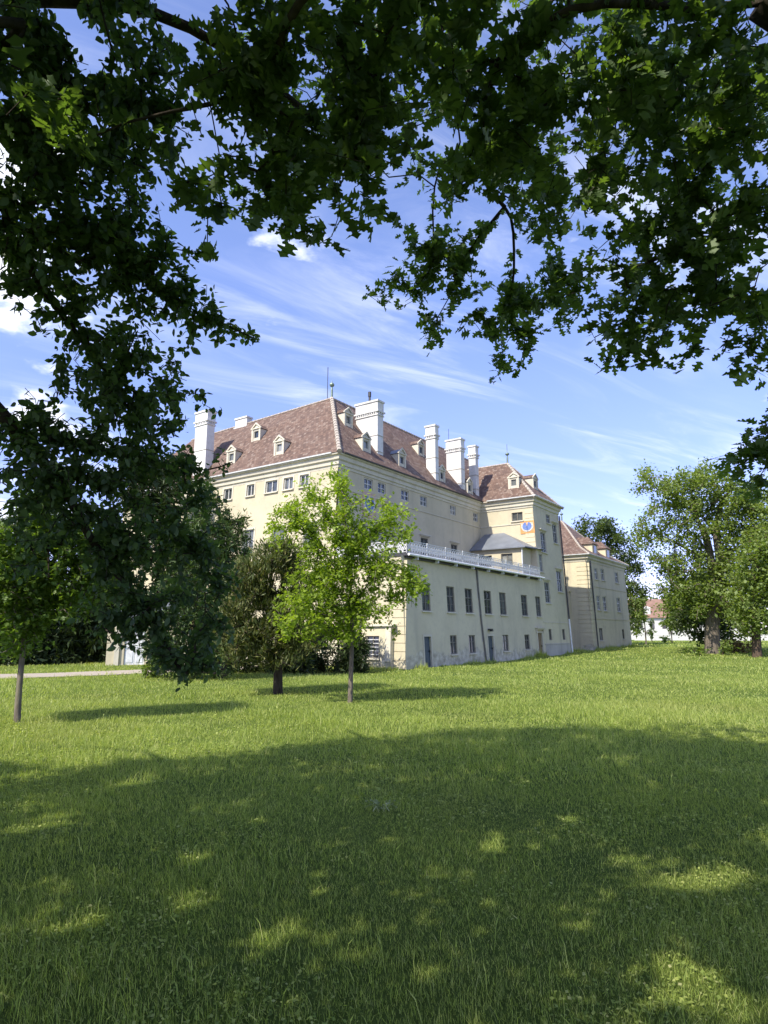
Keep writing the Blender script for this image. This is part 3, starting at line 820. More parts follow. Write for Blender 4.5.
chimney(-.05, .75, 14.0, 15.5, 13.9, 20.35)
chimney(4.15, 4.7, 13.9, 15.3, 19.2, 20.95)

# ---- dormers: cheeks with a pedimented front, tiled saddle roof, small window
def dormer(pos, face, slope, w=.92, h=.98, roofm='roof_tiles', front='plaster_trim'):
    """pos: foot of the front on the roof; face: plan direction it looks at"""
    P = Vector(pos); f = Vector((*face, 0)).normalized(); s_ = Vector((-f.y, f.x, 0))
    def g(s, z, d): return tuple(P+s_*s-f*d+Vector((0, 0, z)))
    hw = w/2; dp = (h+.1)/slope; pk = .40; dr_ = (h+pk)/slope
    mb = MB(); ops = [(-.27, .27, .22, h-.16)]
    ss = [-hw, -.27, .27, hw]; zs = [-.25, .22, h-.16, h]
    for i in range(3):
        for j in range(3):
            if i == 1 and j == 1: continue
            mb.face([g(ss[i], zs[j], 0), g(ss[i+1], zs[j], 0), g(ss[i+1], zs[j+1], 0), g(ss[i], zs[j+1], 0)])
    for p, q in (((-.27, .22), (.27, .22)), ((.27, .22), (.27, h-.16)), ((.27, h-.16), (-.27, h-.16)), ((-.27, h-.16), (-.27, .22))):
        mb.face([g(*p, 0), g(*q, 0), g(*q, .14), g(*p, .14)])
    mb.face([g(-hw, h, 0), g(hw, h, 0), g(0, h+pk, 0)])
    for k in (-hw, hw): mb.face([g(k, -.25, 0), g(k, h, 0), g(k, h, dp), g(k, -.25, .1)])
    # moulded frame of the front and its little pediment
    mb.fbox(g, -hw-.05, -hw+.13, -.05, h, -.05, -.003); mb.fbox(g, hw-.13, hw+.05, -.05, h, -.05, -.003)
    mb.fbox(g, -hw-.12, hw+.12, h, h+.09, -.09, .02)
    for k in (-1, 1):
        A_, B_ = (k*(hw+.13), h+.09), (0, h+pk+.16)
        q = [(A_[0], A_[1]), (B_[0], B_[1]), (B_[0], B_[1]-.15), (A_[0]-k*.14, A_[1]-.0)]
        mb.hexa([g(x, z, .02) for x, z in q]+[g(x, z, -.09) for x, z in q])
    d = mb.build('dormer', front, palace)
    mb = MB(); e2 = hw+.08
    for k in (-1, 1):
        A_, B_, C_, D_ = g(k*e2, h+.02, .03), g(0, h+pk+.07, .03), g(0, h+pk+.07, dr_), g(k*e2, h+.02, dp+.02)
        mb.face([A_, B_, C_, D_] if k > 0 else [A_, D_, C_, B_])
    mb.build('dormer_roof', roofm, d, roofuv=True)
    f_ = MB(); f_.fbox(g, -.27, -.22, .22, h-.16, .05, .1); f_.fbox(g, .22, .27, .22, h-.16, .05, .1); f_.fbox(g, -.22, .22, .22, .27, .05, .1); f_.fbox(g, -.22, .22, h-.21, h-.16, .05, .1)
    f_.build('dormer_window', 'frame_grey', d)
    q = MB(); q.face([g(-.27, .22, .12), g(.27, .22, .12), g(.27, h-.16, .12), g(-.27, h-.16, .12)]); q.build('pane', 'glass', d)
SL = (ZR-ZE)/(Cc+o)
def zl(t): return ZE+SL*(t+o)
for t, y in ((1.96, 10.3), (.22, 5.92), (.34, 11.32)): dormer((t, y, zl(t)), (-1, 0), SL)
for x, t in ((3.55, .28), (14.17, 2.11), (3.6, 2.03), (14.38, .11), (19.2, -.07)): dormer((x, t, zl(t)), (0, -1), SL)
dormer((8.12, .13, zl(.13)), (0, -1), SL, roofm='metal_roof')
sw = (WZ-ZEW)/(WC-x0)
dormer((L1+.55, -3.3, ZEW+sw*(.55+wo)), (-1, 0), sw, w=.98, h=1.0)
sf = (WZ-ZEW)/(WY-y0)
dormer((WC+.4, -PJ+1.0, ZEW+sf*(1.0+wo)), (0, -1), sf, w=1.1, h=1.0)

# ---- finials, lightning rods, pipes
def finial(p, h, parent=palace):
    mb = MB(); mb.lathe([(.11, -.15), (.09, h*.45), (.06, h*.62), (.17, h*.66), (.21, h*.73), (.17, h*.80), (.05, h*.84), (.02, h), (.0, h)], p, 10); mb.build('finial', 'copper_green', parent)
finial((Cc, Cc, ZR), 1.55); finial((WC, WY, WZ), 1.35)
for rod, r_ in (([(WC, WY, WZ+1.3), (WC, WY, WZ+2.0)], .02), ([(4.3, 4.75, ZR), (4.3, 4.75, ZR+2.75)], .028), ([(18.9, 1.9, 17.3), (18.9, 1.9, 21.4)], .022)):
    mb = MB(); mb.tube(rod, r_, 4); mb.build('lightning_rod', 'dark_metal', palace)
mb = MB(); mb.tube([f_low(9.20, ZT-.2, -.1), f_low(9.24, 5.5, -.08), f_low(9.42, 2.8, -.08), f_low(9.62, 1.2, -.08), f_low(9.75, 0, -.1)], .06, 7); mb.build('drainpipe', 'old_pipe', palace)
mb = MB()
for z0_, z1_, s0_, w_ in ((5.9, 6.6, 9.12, .28), (4.6, 5.7, 9.16, .22), (3.3, 4.3, 9.24, .26), (1.5, 2.9, 9.40, .24), (.6, 1.3, 9.58, .2)): mb.fbox(f_low, s0_, s0_+w_, z0_, z1_, -.012, -.003)
mb.build('wall_patch', 'cement_patch', palace)
mb = MB(); mb.tube([f_low(WX+.22, 13.4, -.12), f_low(WX+.22, 3.4, -.12)], .07, 7); mb.build('drainpipe', 'dark_metal', palace)
mb = MB(); mb.tube([f_low(WX+.22, 3.4, -.12), f_low(WX+.24, 0, -.14)], .075, 7); mb.build('drainpipe', 'gutter_white', palace)
mb = MB(); mb.fbox(f_low, 10.45, 10.75, 2.32, 2.42, -.3, 0); mb.fbox(f_low, 10.5, 10.7, 2.22, 2.32, -.34, -.12); mb.build('door_lamp', 'dark_metal', palace)

# ------------------------------------------------------------------ detached wing beyond the gap
X3, X4, Y3, Z3 = 35.3, 49.6, -5.4, 10.35
side = empty('side_wing', palace.location, PI/2-PSI)
tag(side, 'smaller ochre three storey block with flared red roof, beyond the gap at the palace end', 'building')
def b3(z): return .35*max(0, 1-z/10)
def f_s(s, z, d): return (s, Y3-b3(z)+d, z)
def f_sl(s, z, d): return (X3-b3(z)+d, s, z)
sw_ops = [(37.69, 38.85, 7.87, 9.14), (40.07, 41.3, 7.9, 9.22), (45.5, 46.9, 7.95, 9.28), (37.6, 38.8, 4.53, 6.1), (39.8, 41.15, 4.5, 6.12), (45.2, 46.7, 4.52, 6.2), (37.4, 38.7, 1.27, 2.6), (46.19, 47.1, 1.36, 2.5)]
wall(f_s, X3-.35, X4+.35, -.1, Z3-.2, sw_ops, .17, 'plaster_ochre', side)
for q in sw_ops[:6]: window(f_s, q, side, 'frame_white', transom=.6)
for q in sw_ops[6:]: window(f_s, q, side, 'frame_dark')
mb = MB()
mb.face([(X3-.35, Y3-.35, -.1), (X3-.35, 12, -.1), (X3, 12, Z3), (X3, Y3, Z3)]); mb.face([(X4+.35, Y3-.35, -.1), (X4+.35, 12, -.1), (X4, 12, Z3), (X4, Y3, Z3)]); mb.face([(X3, 12, 0), (X4, 12, 0), (X4, 12, Z3), (X3, 12, Z3)])
mb.build('wall', 'plaster_ochre', side)
mb = MB(); z = .3
while z < Z3-1.2:
    mb.fbox(f_s, X3-.33, X3+1.55, z, z+.40, -.05, .0); mb.fbox(f_sl, Y3-.3, Y3+1.1, z, z+.40, -.05, .0); z += .46
mb.build('quoin', 'plaster_ochre', side)
mb = MB(); mb.fbox(f_sl, Y3+1.9, Y3+2.3, 0, 6.4, -.35, .0); mb.fbox(f_sl, Y3+1.8, Y3+2.4, 6.4, 6.55, -.45, 0); mb.build('pilaster', 'plaster_ochre', side)
mb = MB(); mb.fbox(f_s, X3+1.6, X4+.3, 3.55, 3.64, -.05, .01); mb.fbox(f_s, X3+1.6, X4+.3, 7.0, 7.09, -.05, .01); mb.build('string_course', 'plaster_ochre', side)
mb = MB(); mb.fbox(f_s, X3-.35, X4+.38, -.1, .62, -.06, -.003); mb.build('dado', 'cement_patch', side)
mb = MB(); mb.sweep([(-.05, Z3-.75), (.06, Z3-.75), (.12, Z3-.5), (.26, Z3-.42), (.3, Z3-.2), (.42, Z3-.14), (.44, Z3-.02), (-.05, Z3-.02)], [(X3, 12), (X3, Y3), (X4, Y3), (X4, 12)]); mb.build('cornice', 'plaster_trim', side)
mb = MB(); mb.sweep([(.43, Z3-.02), (.54, Z3-.04), (.56, Z3+.05), (.43, Z3+.06)], [(X3, 12), (X3, Y3), (X4, Y3), (X4, 12)]); mb.build('gutter', 'gutter_white', side)
# flared hip roof
mb = MB(); q0, q1 = X3-.48, X4+.48; w0 = Y3-.48; ax, ay, az = (X3+X4)/2, -.4, 15.45
e0 = [(q0, 12.4, Z3), (q0, w0, Z3), (q1, w0, Z3), (q1, 12.4, Z3)]
k = .30; zk = Z3+(az-Z3)*.17
m0 = [(q0+(ax-q0)*k, 12.4-3*k, zk+.2), (q0+(ax-q0)*k, w0+(ay-w0)*k, zk+.2), (q1+(ax-q1)*k, w0+(ay-w0)*k, zk+.2), (q1+(ax-q1)*k, 12.4-3*k, zk+.2)]
t0, t1 = (ax, ay, az), (ax, 9.4, az)
mb.face([e0[0], e0[1], m0[1], m0[0]]); mb.face([e0[1], e0[2], m0[2], m0[1]]); mb.face([e0[2], e0[3], m0[3], m0[2]]); mb.face([e0[3], e0[0], m0[0], m0[3]])
mb.face([m0[0], m0[1], t0, t1]); mb.face([m0[1], m0[2], t0]); mb.face([m0[2], m0[3], t1, t0]); mb.face([m0[3], m0[0], t1])
sroof = mb.build('roof', 'roof_tiles', side, roofuv=True)
ridge([(e0[1], m0[1]), (m0[1], t0), (e0[2], m0[2]), (m0[2], t0), (t0, t1)], sroof, .11)
finial((ax, ay, az), 1.2, side)
def big_dormer(x0, x1, zb, dep_, h):
    """broad dormer on the front slope: ochre box under a hipped tiled roof"""
    yf = Y3+.55
    mb = MB(); mb.box(x0, x1, yf, yf+dep_, zb, zb+h); d = mb.build('dormer', 'plaster_ochre', side)
    mb = MB(); mb.box((x0+x1)/2-.4, (x0+x1)/2+.4, yf-.03, yf-.003, zb+.3, zb+h-.15); mb.build('pane', 'glass', d)
    e_ = .2; z = zb+h; A, B, C_, D_ = (x0-e_, yf-e_, z), (x1+e_, yf-e_, z), (x1+e_, yf+dep_, z), (x0-e_, yf+dep_, z)
    r0, r1 = ((x0+x1)/2, yf+.7, z+.95), ((x0+x1)/2, yf+dep_+.6, z+.95)
    mb = MB(); mb.face([A, B, r0]); mb.face([B, C_, r1, r0]); mb.face([D_, A, r0, r1]); mb.face([A, D_, C_, B]); mb.build('dormer_roof', 'roof_tiles', d, roofuv=True)
big_dormer(39.4, 41.2, Z3+.35, 2.4, 1.3); big_dormer(44.4, 46.2, Z3+.35, 2.4, 1.3)
mb = MB(); mb.tube([f_s(X3+.9, Z3-.6, -.12), f_s(X3+.9, 0, -.14)], .06, 6)
mb.build('drainpipe', 'dark_metal', side)
mb = MB(); mb.tube([(ax+2, ay+2, az-.2), (ax+2, ay+2, az+3.4)], .03, 4); mb.build('lightning_rod', 'dark_metal', side)

# ------------------------------------------------------------------ ground
def axis(n, near, far, p=2.6):
    t = np.linspace(-1, 1, n); return np.sign(t)*(np.abs(t)**p*(far-near)+np.abs(t)*near)
gx = axis(121, 60, 900); gy = axis(161, 60, 1100)
X, Y = np.meshgrid(gx, gy); Z = gz(X, Y)
V = np.stack([X, Y, Z], -1).reshape(-1, 3); nx_, ny_ = len(gx), len(gy)
I = np.arange(nx_*ny_).reshape(ny_, nx_)
Q = np.stack([I[:-1, :-1], I[:-1, 1:], I[1:, 1:], I[1:, :-1]], -1).reshape(-1, 4)
lawn = np_mesh('lawn', V, Q, 'lawn_ground', nper=4, smooth=True); tag(lawn, kind='structure')

# gravel path along the left edge of the lawn, as a strip 4 mm proud of it
def ground_at(u, v):
    x = (u-384)/F; w = (512-v)/F; d = np.array([x, CP-w*SP, SP+w*CP]); return d[:2]*(-H/d[2])
pc = [(-60, 22.5), (-38, 26.0), (-27, 29.0), (-19.5, 33.0), (-13.6, 37.2), (-9.0, 40.5), (-6.6, 46), (-12, 58)]
mb = MB(); path_pts = []
for i in range(len(pc)-1):
    for k in range(10):
        t = k/10; a, b_, c_, d_ = [np.array(pc[max(0, min(len(pc)-1, j))], float) for j in (i-1, i, i+1, i+2)]
        path_pts.append(.5*((2*b_)+(-a+c_)*t+(2*a-5*b_+4*c_-d_)*t*t+(-a+3*b_-3*c_+d_)*t**3))
path_pts = np.array(path_pts); pr = None
for i in range(len(path_pts)):
    d = path_pts[min(i+1, len(path_pts)-1)]-path_pts[max(0, i-1)]; d /= np.linalg.norm(d); n_ = np.array([-d[1], d[0]])
    w_ = 1.9+.12*math.sin(i*.9)
    L_ = path_pts[i]+n_*w_; R__ = path_pts[i]-n_*w_
    c = [(q[0], q[1], float(gz(q[0], q[1]))+.03) for q in (L_, R__)]
    if pr: mb.face([pr[0], pr[1], c[1], c[0]])
    pr = c
tag(mb.build('path', 'path_gravel'), kind='structure')

# ------------------------------------------------------------------ grass
rng = np.random.default_rng(7)
Rv = np.array([math.sin(PSI), math.cos(PSI)]); Lv = np.array([-math.cos(PSI), math.sin(PSI)]); Ov = np.array([-3.147, 42.956])
def blocked(x, y):
    q = np.stack([x, y], -1)-Ov; a = q@Rv; b_ = q@Lv
    m_ = ((a > -.9) & (a < 33) & (b_ > -PJ-.8))
    m_ |= ((a > X3-.5) & (a < X4+.5) & (b_ > Y3-.5))
    near = np.min(((x[:, None]-path_pts[None, ::3, 0])**2+(y[:, None]-path_pts[None, ::3, 1])**2), axis=1) < 2.1 if len(x) else np.zeros(0, bool)
    return m_ | near
SPOTSUN = []
def blades(y0, y1, dens, w0, h0, hv):
    A = .64*(y1+y0)+3.0
    n = int(dens*A*(y1-y0))
    y = rng.uniform(y0, y1, n); x = rng.uniform(-1, 1, n)*(.64*y+1.6)
    keep = rng.random(n) < (.64*y+1.6)/(.64*y1+1.6)
    x, y = x[keep], y[keep]
    ok = ~blocked(x, y); x, y = x[ok], y[ok]; n = len(x)
    cl = .5+.5*np.sin(x*1.7+np.sin(y*1.3)*1.5)*np.sin(y*1.9+np.sin(x*.9)*1.7)
    cl2 = .5+.5*np.sin(x*.43+1.3+np.sin(y*.37))*np.sin(y*.51+.4+np.sin(x*.31)*1.2)
    cl3 = .5+.5*np.sin(x*4.3+np.sin(y*3.1)*1.2)*np.sin(y*5.1+1.1*np.sin(x*3.7))
    h = h0*(.45+.55*cl+.5*cl2+.35*cl3*cl)*np.exp(rng.normal(0, hv, n))
    band = np.exp(-((y-15.5-.08*x)/2.2)**2)                      # an unmown, seeding strip
    h *= 1+.55*band*(.4+.6*cl)
    w = w0*rng.uniform(.6, 1.3, n)
    az = rng.uniform(0, 2*PI, n); lean = np.abs(rng.normal(.55, .45, n))*h
    ld = rng.uniform(0, 2*PI, n)*.8+1.2*np.sin(x*.8+y*.6)
    wx, wy = np.cos(az)*w/2, np.sin(az)*w/2; lx_, ly_ = np.cos(ld)*lean, np.sin(ld)*lean
    z = gz(x, y)-.005
    V = np.empty((n, 5, 3))
    V[:, 0] = np.stack([x-wx, y-wy, z], -1); V[:, 1] = np.stack([x+wx, y+wy, z], -1)
    V[:, 2] = np.stack([x-wx*.75+lx_*.35, y-wy*.75+ly_*.35, z+h*.58], -1); V[:, 3] = np.stack([x+wx*.75+lx_*.35, y+wy*.75+ly_*.35, z+h*.58], -1)
    V[:, 4] = np.stack([x+lx_, y+ly_, z+h], -1)
    T = np.array([(0, 1, 3), (0, 3, 2), (2, 3, 4)])
    return V.reshape(-1, 3), (T[None]+(np.arange(n)*5)[:, None, None]).reshape(-1, 3)
VV, TT, off = [], [], 0
for (a, b_, dn, w0, h0, hv) in ((1.2, 4, 4600, .0031, .030, .55), (4, 6.5, 4800, .0035, .031, .55), (6.5, 10, 2700, .0047, .035, .52), (10, 15, 1150, .0072, .046, .45), (15, 22, 480, .011, .06, .36),
                            (22, 34, 165, .019, .07, .3), (34, 52, 50, .034, .08, .3), (52, 80, 16, .06, .10, .3), (80, 130, 3, .12, .14, .3)):
    v_, t_ = blades(a, b_, dn, w0, h0, hv); VV.append(v_); TT.append(t_+off); off += len(v_)
# rank weeds along the foot of the walls
def strip(a0, a1, l0, l1, n, h0):
    a = rng.uniform(a0, a1, n); l_ = rng.uniform(l0, l1, n); q = Ov+a[:, None]*Rv+l_[:, None]*Lv
    x, y = q[:, 0], q[:, 1]; z = gz(x, y); cl = np.clip(.5+.6*np.sin(a*1.3+np.sin(a*.7)*2)+.3*np.sin(a*4.1), .12, 1.4)
    h = h0*cl*np.exp(rng.normal(0, .4, n)); d = rng.uniform(0, 2*PI, n); e = h*rng.uniform(.1, .5, n); w = rng.uniform(.012, .03, n)
    P0 = np.stack([x, y, z], -1); P1 = P0+np.stack([np.cos(d)*e, np.sin(d)*e, h], -1); s_ = np.stack([np.cos(d+1.5)*w, np.sin(d+1.5)*w, 0*w], -1)
    return np.stack([P0-s_, P0+s_, P1], 1).reshape(-1, 3), (np.arange(n*3).reshape(-1, 3))
for g_ in ((-.5, 28.5, -PJ-1.35, -PJ-.72, 5200, .20), (17.5, 21.5, -PJ-1.3, -PJ-.72, 900, .42), (X3-.6, X4+.8, Y3-1.1, Y3-.4, 2600, .25), (28.3, 35, -PJ-.6, -1, 1800, .4), (-1.6, -.95, -PJ-.6, 2, 1200, .22)):
    v_, t_ = strip(*g_); VV.append(v_); TT.append(t_+off); off += len(v_)
# thin seed stalks standing above the blades
n = 320; y = 3.6+rng.random(n)**1.6*18; x = rng.uniform(-1, 1, n)*(.62*y+.6); h = rng.uniform(.10, .24, n); z = gz(x, y); a = rng.uniform(0, 2*PI, n); ln = rng.uniform(.02, .12, n)
P0 = np.stack([x, y, z], -1); P1 = P0+np.stack([np.cos(a)*ln*.4, np.sin(a)*ln*.4, h*.7], -1); P2 = P0+np.stack([np.cos(a)*ln, np.sin(a)*ln, h], -1)
w_ = (.0009+.00028*y)[:, None]*np.array([1, 0, 0])
V = np.stack([P0-w_, P0+w_, P1+w_, P1-w_, P1-w_*2.6, P1+w_*2.6, P2], 1); T = np.array([(0, 1, 2), (0, 2, 3), (4, 5, 6)])
VV.append(V.reshape(-1, 3)); TT.append((T[None]+(np.arange(n)*7)[:, None, None]).reshape(-1, 3)+off)
# clover and small flat leaves in patches between the blades
n = 60000; y = 2.6+rng.random(n)**1.5*15; x = rng.uniform(-1, 1, n)*(.64*y+1.2)
pt = np.sin(x*1.1+np.sin(y*.9)*1.8)*np.sin(y*1.5+np.sin(x*1.4)*1.3)+.5*np.sin(x*3.1+1)*np.sin(y*2.7)
ok = (pt > rng.normal(.25, .25, n)); x, y = x[ok], y[ok]; n = len(x)
B = np.stack([x, y, gz(x, y)+rng.uniform(.008, .045, n)], -1); az = rng.uniform(0, 2*PI, n)
v_, t_ = place_leaves(B, np.stack([np.cos(az), np.sin(az), rng.normal(.25, .2, n)], -1), rng.normal(0, .25, (n, 3))+[0, 0, 1], (.014+.0018*y)*rng.uniform(.6, 1.4, n), (RHOMB[0]*[1.5, 1, 1], RHOMB[1]))
VV.append(v_); TT.append(t_+sum(len(q) for q in VV[:-1]))
grass = np_mesh('grass', np.concatenate(VV), np.concatenate(TT), 'grass_blade'); tag(grass, kind='stuff')

# ------------------------------------------------------------------ trees
def area(size, shape=.38): return lambda d: shape*.62*(size*F/d)**2
def tree(name, label, cat, loc, group=None):
    return tag(empty(name, loc), label, cat, group)
def world_limb(p): return [np.array(q, float) for q in p]
def settle(root):
    """parts were built in world coordinates: hang them under the thing's own origin"""
    for ch in root.children:
        ch.matrix_parent_inverse = Matrix.Translation(-Vector(root.location))

# sunlit gaps in the shade on the grass, where no leaf stands in the sun's way
SPOTS = []
for u, v, r in ((705, 880, .34), (735, 876, .22), (672, 884, .22), (700, 985, .30), (668, 962, .2), (735, 1005, .26), (640, 975, .14), (132, 784, .30), (196, 857, .20), (200, 898, .18), (90, 922, .22), (262, 942, .20),
                (280, 935, .16), (395, 878, .16), (300, 845, .16), (22, 830, .24), (60, 842, .16), (262, 822, .16), (480, 905, .12), (585, 930, .14), (180, 898, .12), (20, 985, .16), (350, 800, .2), (560, 1000, .12), (420, 985, .1)):
    g = ground_at(u, v); SPOTS.append(((g[0], g[1], .03), r*.85))

# openings above: the sun reaches a few sprays inside the crowns
GLEAM = [(at(55, 125, 5.4), .34), (at(18, 100, 5.4), .26), (at(85, 150, 5.4), .24), (at(622, 50, 7.0), .38), (at(575, 105, 7.2), .34), (at(560, 80, 7.0), .2), (at(738, 110, 7.6), .4), (at(600, 225, 7.6), .26), (at(240, 225, 5.7), .16), (at(580, 235, 8.0), .2), (at(690, 60, 7.5), .25), (at(430, 20, 6.6), .25)]
SPOTS += [(tuple(p), r) for p, r in GLEAM]

def outside(B):
    """true for points that do not show in the picture"""
    u, v, d = project(B); return (d < .2) | (u < -80) | (u > 848) | (v < -80) | (v > 1050)

# where the shade of the two big trees ends on the grass; boughs above and behind the view that throw it
EDGE = [(-60, 767), (0, 765), (100, 762), (200, 755), (270, 745), (330, 738), (400, 733), (450, 728), (550, 722), (640, 728), (700, 735), (768, 742), (830, 748)]
TR = np.array([6.6, 4.4, 0]); TL = np.array([-6.6, 3.2, 0])
R = np.random.default_rng(77); SHADE_R, SHADE_L = [], []
def shades_well(p):
    g = np.array(p)+np.array(SUNV)*(p[2]/-SUNV.z); u, v, d = project(np.array([g[0], g[1], 0.]))
    return d < 1 or v > np.interp(u, [e[0] for e in EDGE], [e[1] for e in EDGE])+4
n_ = 0
while n_ < 4000:
    x = R.uniform(-9, 10); y = R.uniform(.6, 17.5)
    u, v, d = project(np.array([x, y, 0.]))
    if d > 1 and v < np.interp(u, [e[0] for e in EDGE], [e[1] for e in EDGE])+4: continue
    for _ in range(12):
        h_ = R.uniform(4.6, 14.5); p = np.array([x, y, 0.])-np.array(SUNV)*(h_/-SUNV.z)
        q_ = p[None]
        if outside(q_)[0]:
            dl, dr_ = np.hypot(*(p-TL)[:2]), np.hypot(*(p-TR)[:2])
            if min(dl, dr_) > 12: continue
            (SHADE_L if dl < dr_ else SHADE_R).append(p); break
    n_ += 1

# ---- oak on the right: trunk just out of view, boughs reaching overhead
R = np.random.default_rng(11)
t = tree('oak_tree', 'big spreading oak with dark lobed leaves overhanging the whole top and right of the view', 'tree', TR)
sk = Skel()
hub = at(760, 2, 7.4)
sk.limb([TR+(0, 0, -.3), TR+(0, 0, .6), TR+(-.1, 0, 2.2), TR+(-.25, .1, 4.2), TR+(-.5, .3, 6.2), TR+(-.7, .2, 8.4), TR+(-.4, -.4, 11)], .48, .12, .35, False)
sk.limb([TR+(-.3, .1, 4.9), TR+(-1.2, .3, 5.9), hub], .20, .13, .3)
sk.limb([hub, at(722, 28, 7.2), at(672, 42, 7.0), at(622, 74, 6.9), at(570, 92, 6.8), at(525, 118, 6.9)], .06, .015)
sk.limb([hub, at(744, 40, 7.3), at(733, 75, 7.4), at(718, 128, 7.5), at(703, 170, 7.6), at(693, 212, 7.7), at(684, 250, 7.7)], .055, .02)
sk.limb([hub, at(725, 18, 7.8), at(690, 40, 8.0), at(662, 80, 8.2), at(630, 140, 8.5), at(600, 200, 8.6)], .05, .015)
sk.limb([hub, at(700, 8, 7.2), at(640, 4, 6.6), at(570, 10, 6.2), at(500, 60, 6.6), at(484, 130, 7.4), at(486, 172, 8.3), at(500, 202, 8.9), at(511, 218, 9.1), at(514, 250, 9.2), at(512, 290, 9.3), at(500, 325, 9.4)], .036, .015)
sk.limb([at(505, 206, 8.95), at(492, 222, 9.0), at(478, 238, 9.0), at(462, 262, 9.1)], .028, .012)
sk.limb([at(511, 218, 9.1), at(532, 232, 9.2), at(548, 248, 9.3), at(558, 270, 9.4)], .028, .012)
sk.limb([at(570, 10, 6.2), at(440, -20, 5.6), at(340, -25, 5.3), at(300, 2, 5.3), at(283, 36, 5.4), at(270, 66, 5.5), at(244, 92, 5.6), at(210, 104, 5.7), at(170, 112, 5.8)], .05, .014)
sk.limb([at(400, -22, 5.5), at(385, 40, 5.8), at(372, 110, 6.0), at(352, 170, 6.2)], .03, .012)
sk.limb([TR+(-.5, .3, 6.0), TR+(-2.4, 1.2, 8.8), TR+(-4.8, 1.8, 11.4), TR+(-7.6, 2.2, 13)], .13, .03)
sk.limb([TR+(-.6, .3, 6.6), TR+(.6, 2.2, 8), TR+(1.6, 4.6, 8.6)], .1, .03)
sk.limb([TR+(-.6, .2, 7), TR+(-2.4, -2.2, 8.4), TR+(-5.0, -4.2, 9.2)], .12, .03)
sk.limb([TR+(-.6, .1, 7.6), TR+(1.5, -2, 9.4), TR+(3.5, -3.5, 10)], .1, .03)
sk.limb([TR+(-.3, .3, 5.4), TR+(.2, 2.2, 5.6), at(800, 330, 8.5), at(772, 430, 9.0), at(745, 462, 9.2)], .07, .012)
cs = [(55, 125, 34, 5.4, .25), (18, 100, 26, 5.4, .25), (85, 150, 20, 5.4, .2), (235, 50, 65, 5.8, .5), (300, 55, 75, 6.0, .6), (385, 45, 80, 6.3, .8), (448, 40, 55, 6.6, .8), (530, 70, 60, 7.0, .8), (600, 55, 80, 7.2, .9), (690, 60, 85, 7.6, 1.0), (752, 100, 60, 7.8, 1.0),
      (262, 150, 65, 5.7, .5), (318, 195, 62, 5.8, .4), (205, 195, 32, 6.2, .4), (192, 240, 20, 6.6, .3), (350, 145, 62, 6.1, .6), (285, 232, 30, 5.7, .3), (365, 212, 24, 6.0, .3), (440, 130, 66, 6.8, .7), (466, 175, 34, 7.0, .5), (397, 225, 14, 6.1, .3),
      (545, 150, 72, 7.6, .9), (622, 150, 82, 7.8, .9), (715, 180, 72, 7.9, .9), (560, 215, 42, 8.2, .8), (510, 165, 34, 8.2, .6), (430, 262, 32, 9.1, .5), (458, 245, 30, 9.1, .5), (394, 296, 24, 9.2, .4), (408, 278, 22, 9.1, .4), (470, 335, 16, 9.3, .4), (455, 285, 18, 9.2, .4), (412, 240, 16, 9.0, .3), (420, 318, 22, 9.2, .4), (438, 345, 14, 9.2, .3),
      (500, 300, 36, 9.3, .6), (532, 320, 40, 9.3, .6), (512, 352, 24, 9.3, .4), (495, 376, 9, 9.3, .2), (572, 292, 28, 8.8, .6), (545, 285, 22, 9.2, .5),
      (622, 290, 52, 7.6, .7), (682, 262, 62, 7.6, .7), (744, 262, 56, 7.6, .8), (612, 348, 28, 7.4, .4), (645, 352, 32, 7.4, .4), (690, 325, 34, 7.5, .5), (748, 340, 30, 7.5, .4), (757, 378, 18, 7.5, .3),
      (752, 458, 24, 9.2, .4), (766, 440, 26, 9.2, .4), (732, 466, 16, 9.2, .3), (722, 452, 9, 9.2, .2), (760, 488, 18, 9.2, .4)]
tips = circles(cs, R, area(.125, .36), .88, 8, 7, .8)
tips += circles([(300, 90, 120, 11, 1.5), (420, 70, 130, 11, 1.6), (560, 90, 130, 11, 1.6), (690, 120, 110, 10.5, 1.5)], R, area(.125, .36), .12, 8, 11, 1.5)
off_ = [p for p in ellipsoid(TR+(-1.5, -.5, 9), (8.5, 8.5, 4.2), 350, R, .35)]
off_ = [p for p in off_ if outside(p[None])[0] and shades_well(p)]
ntip0 = len(tips)
sk.grow(tips, R, .3, .06, .3)
sk.grow(off_+SHADE_R, R, .5, .06, .3)
sk.finish(.004, .0026, .5)
sk.mesh('trunk', 'bark_dark', t, .005)
alltips = sk.tips; sk.tips = alltips[:ntip0]
V1, T1 = leafage(sk, R, OAK, .125, 8, back=3, spread=.55, up=.55, droop=.25, jitter=.045, carve=SPOTS)
sk.tips = alltips[ntip0:]
V2, T2 = leafage(sk, R, OVATE, .195, 16, back=2, spread=.55, up=.8, droop=.1, jitter=.24, carve=SPOTS, keep=outside)
np_mesh('crown', np.concatenate([V1, V2]), np.concatenate([T1, T2+len(V1)]), 'leaf_oak', t); settle(t)

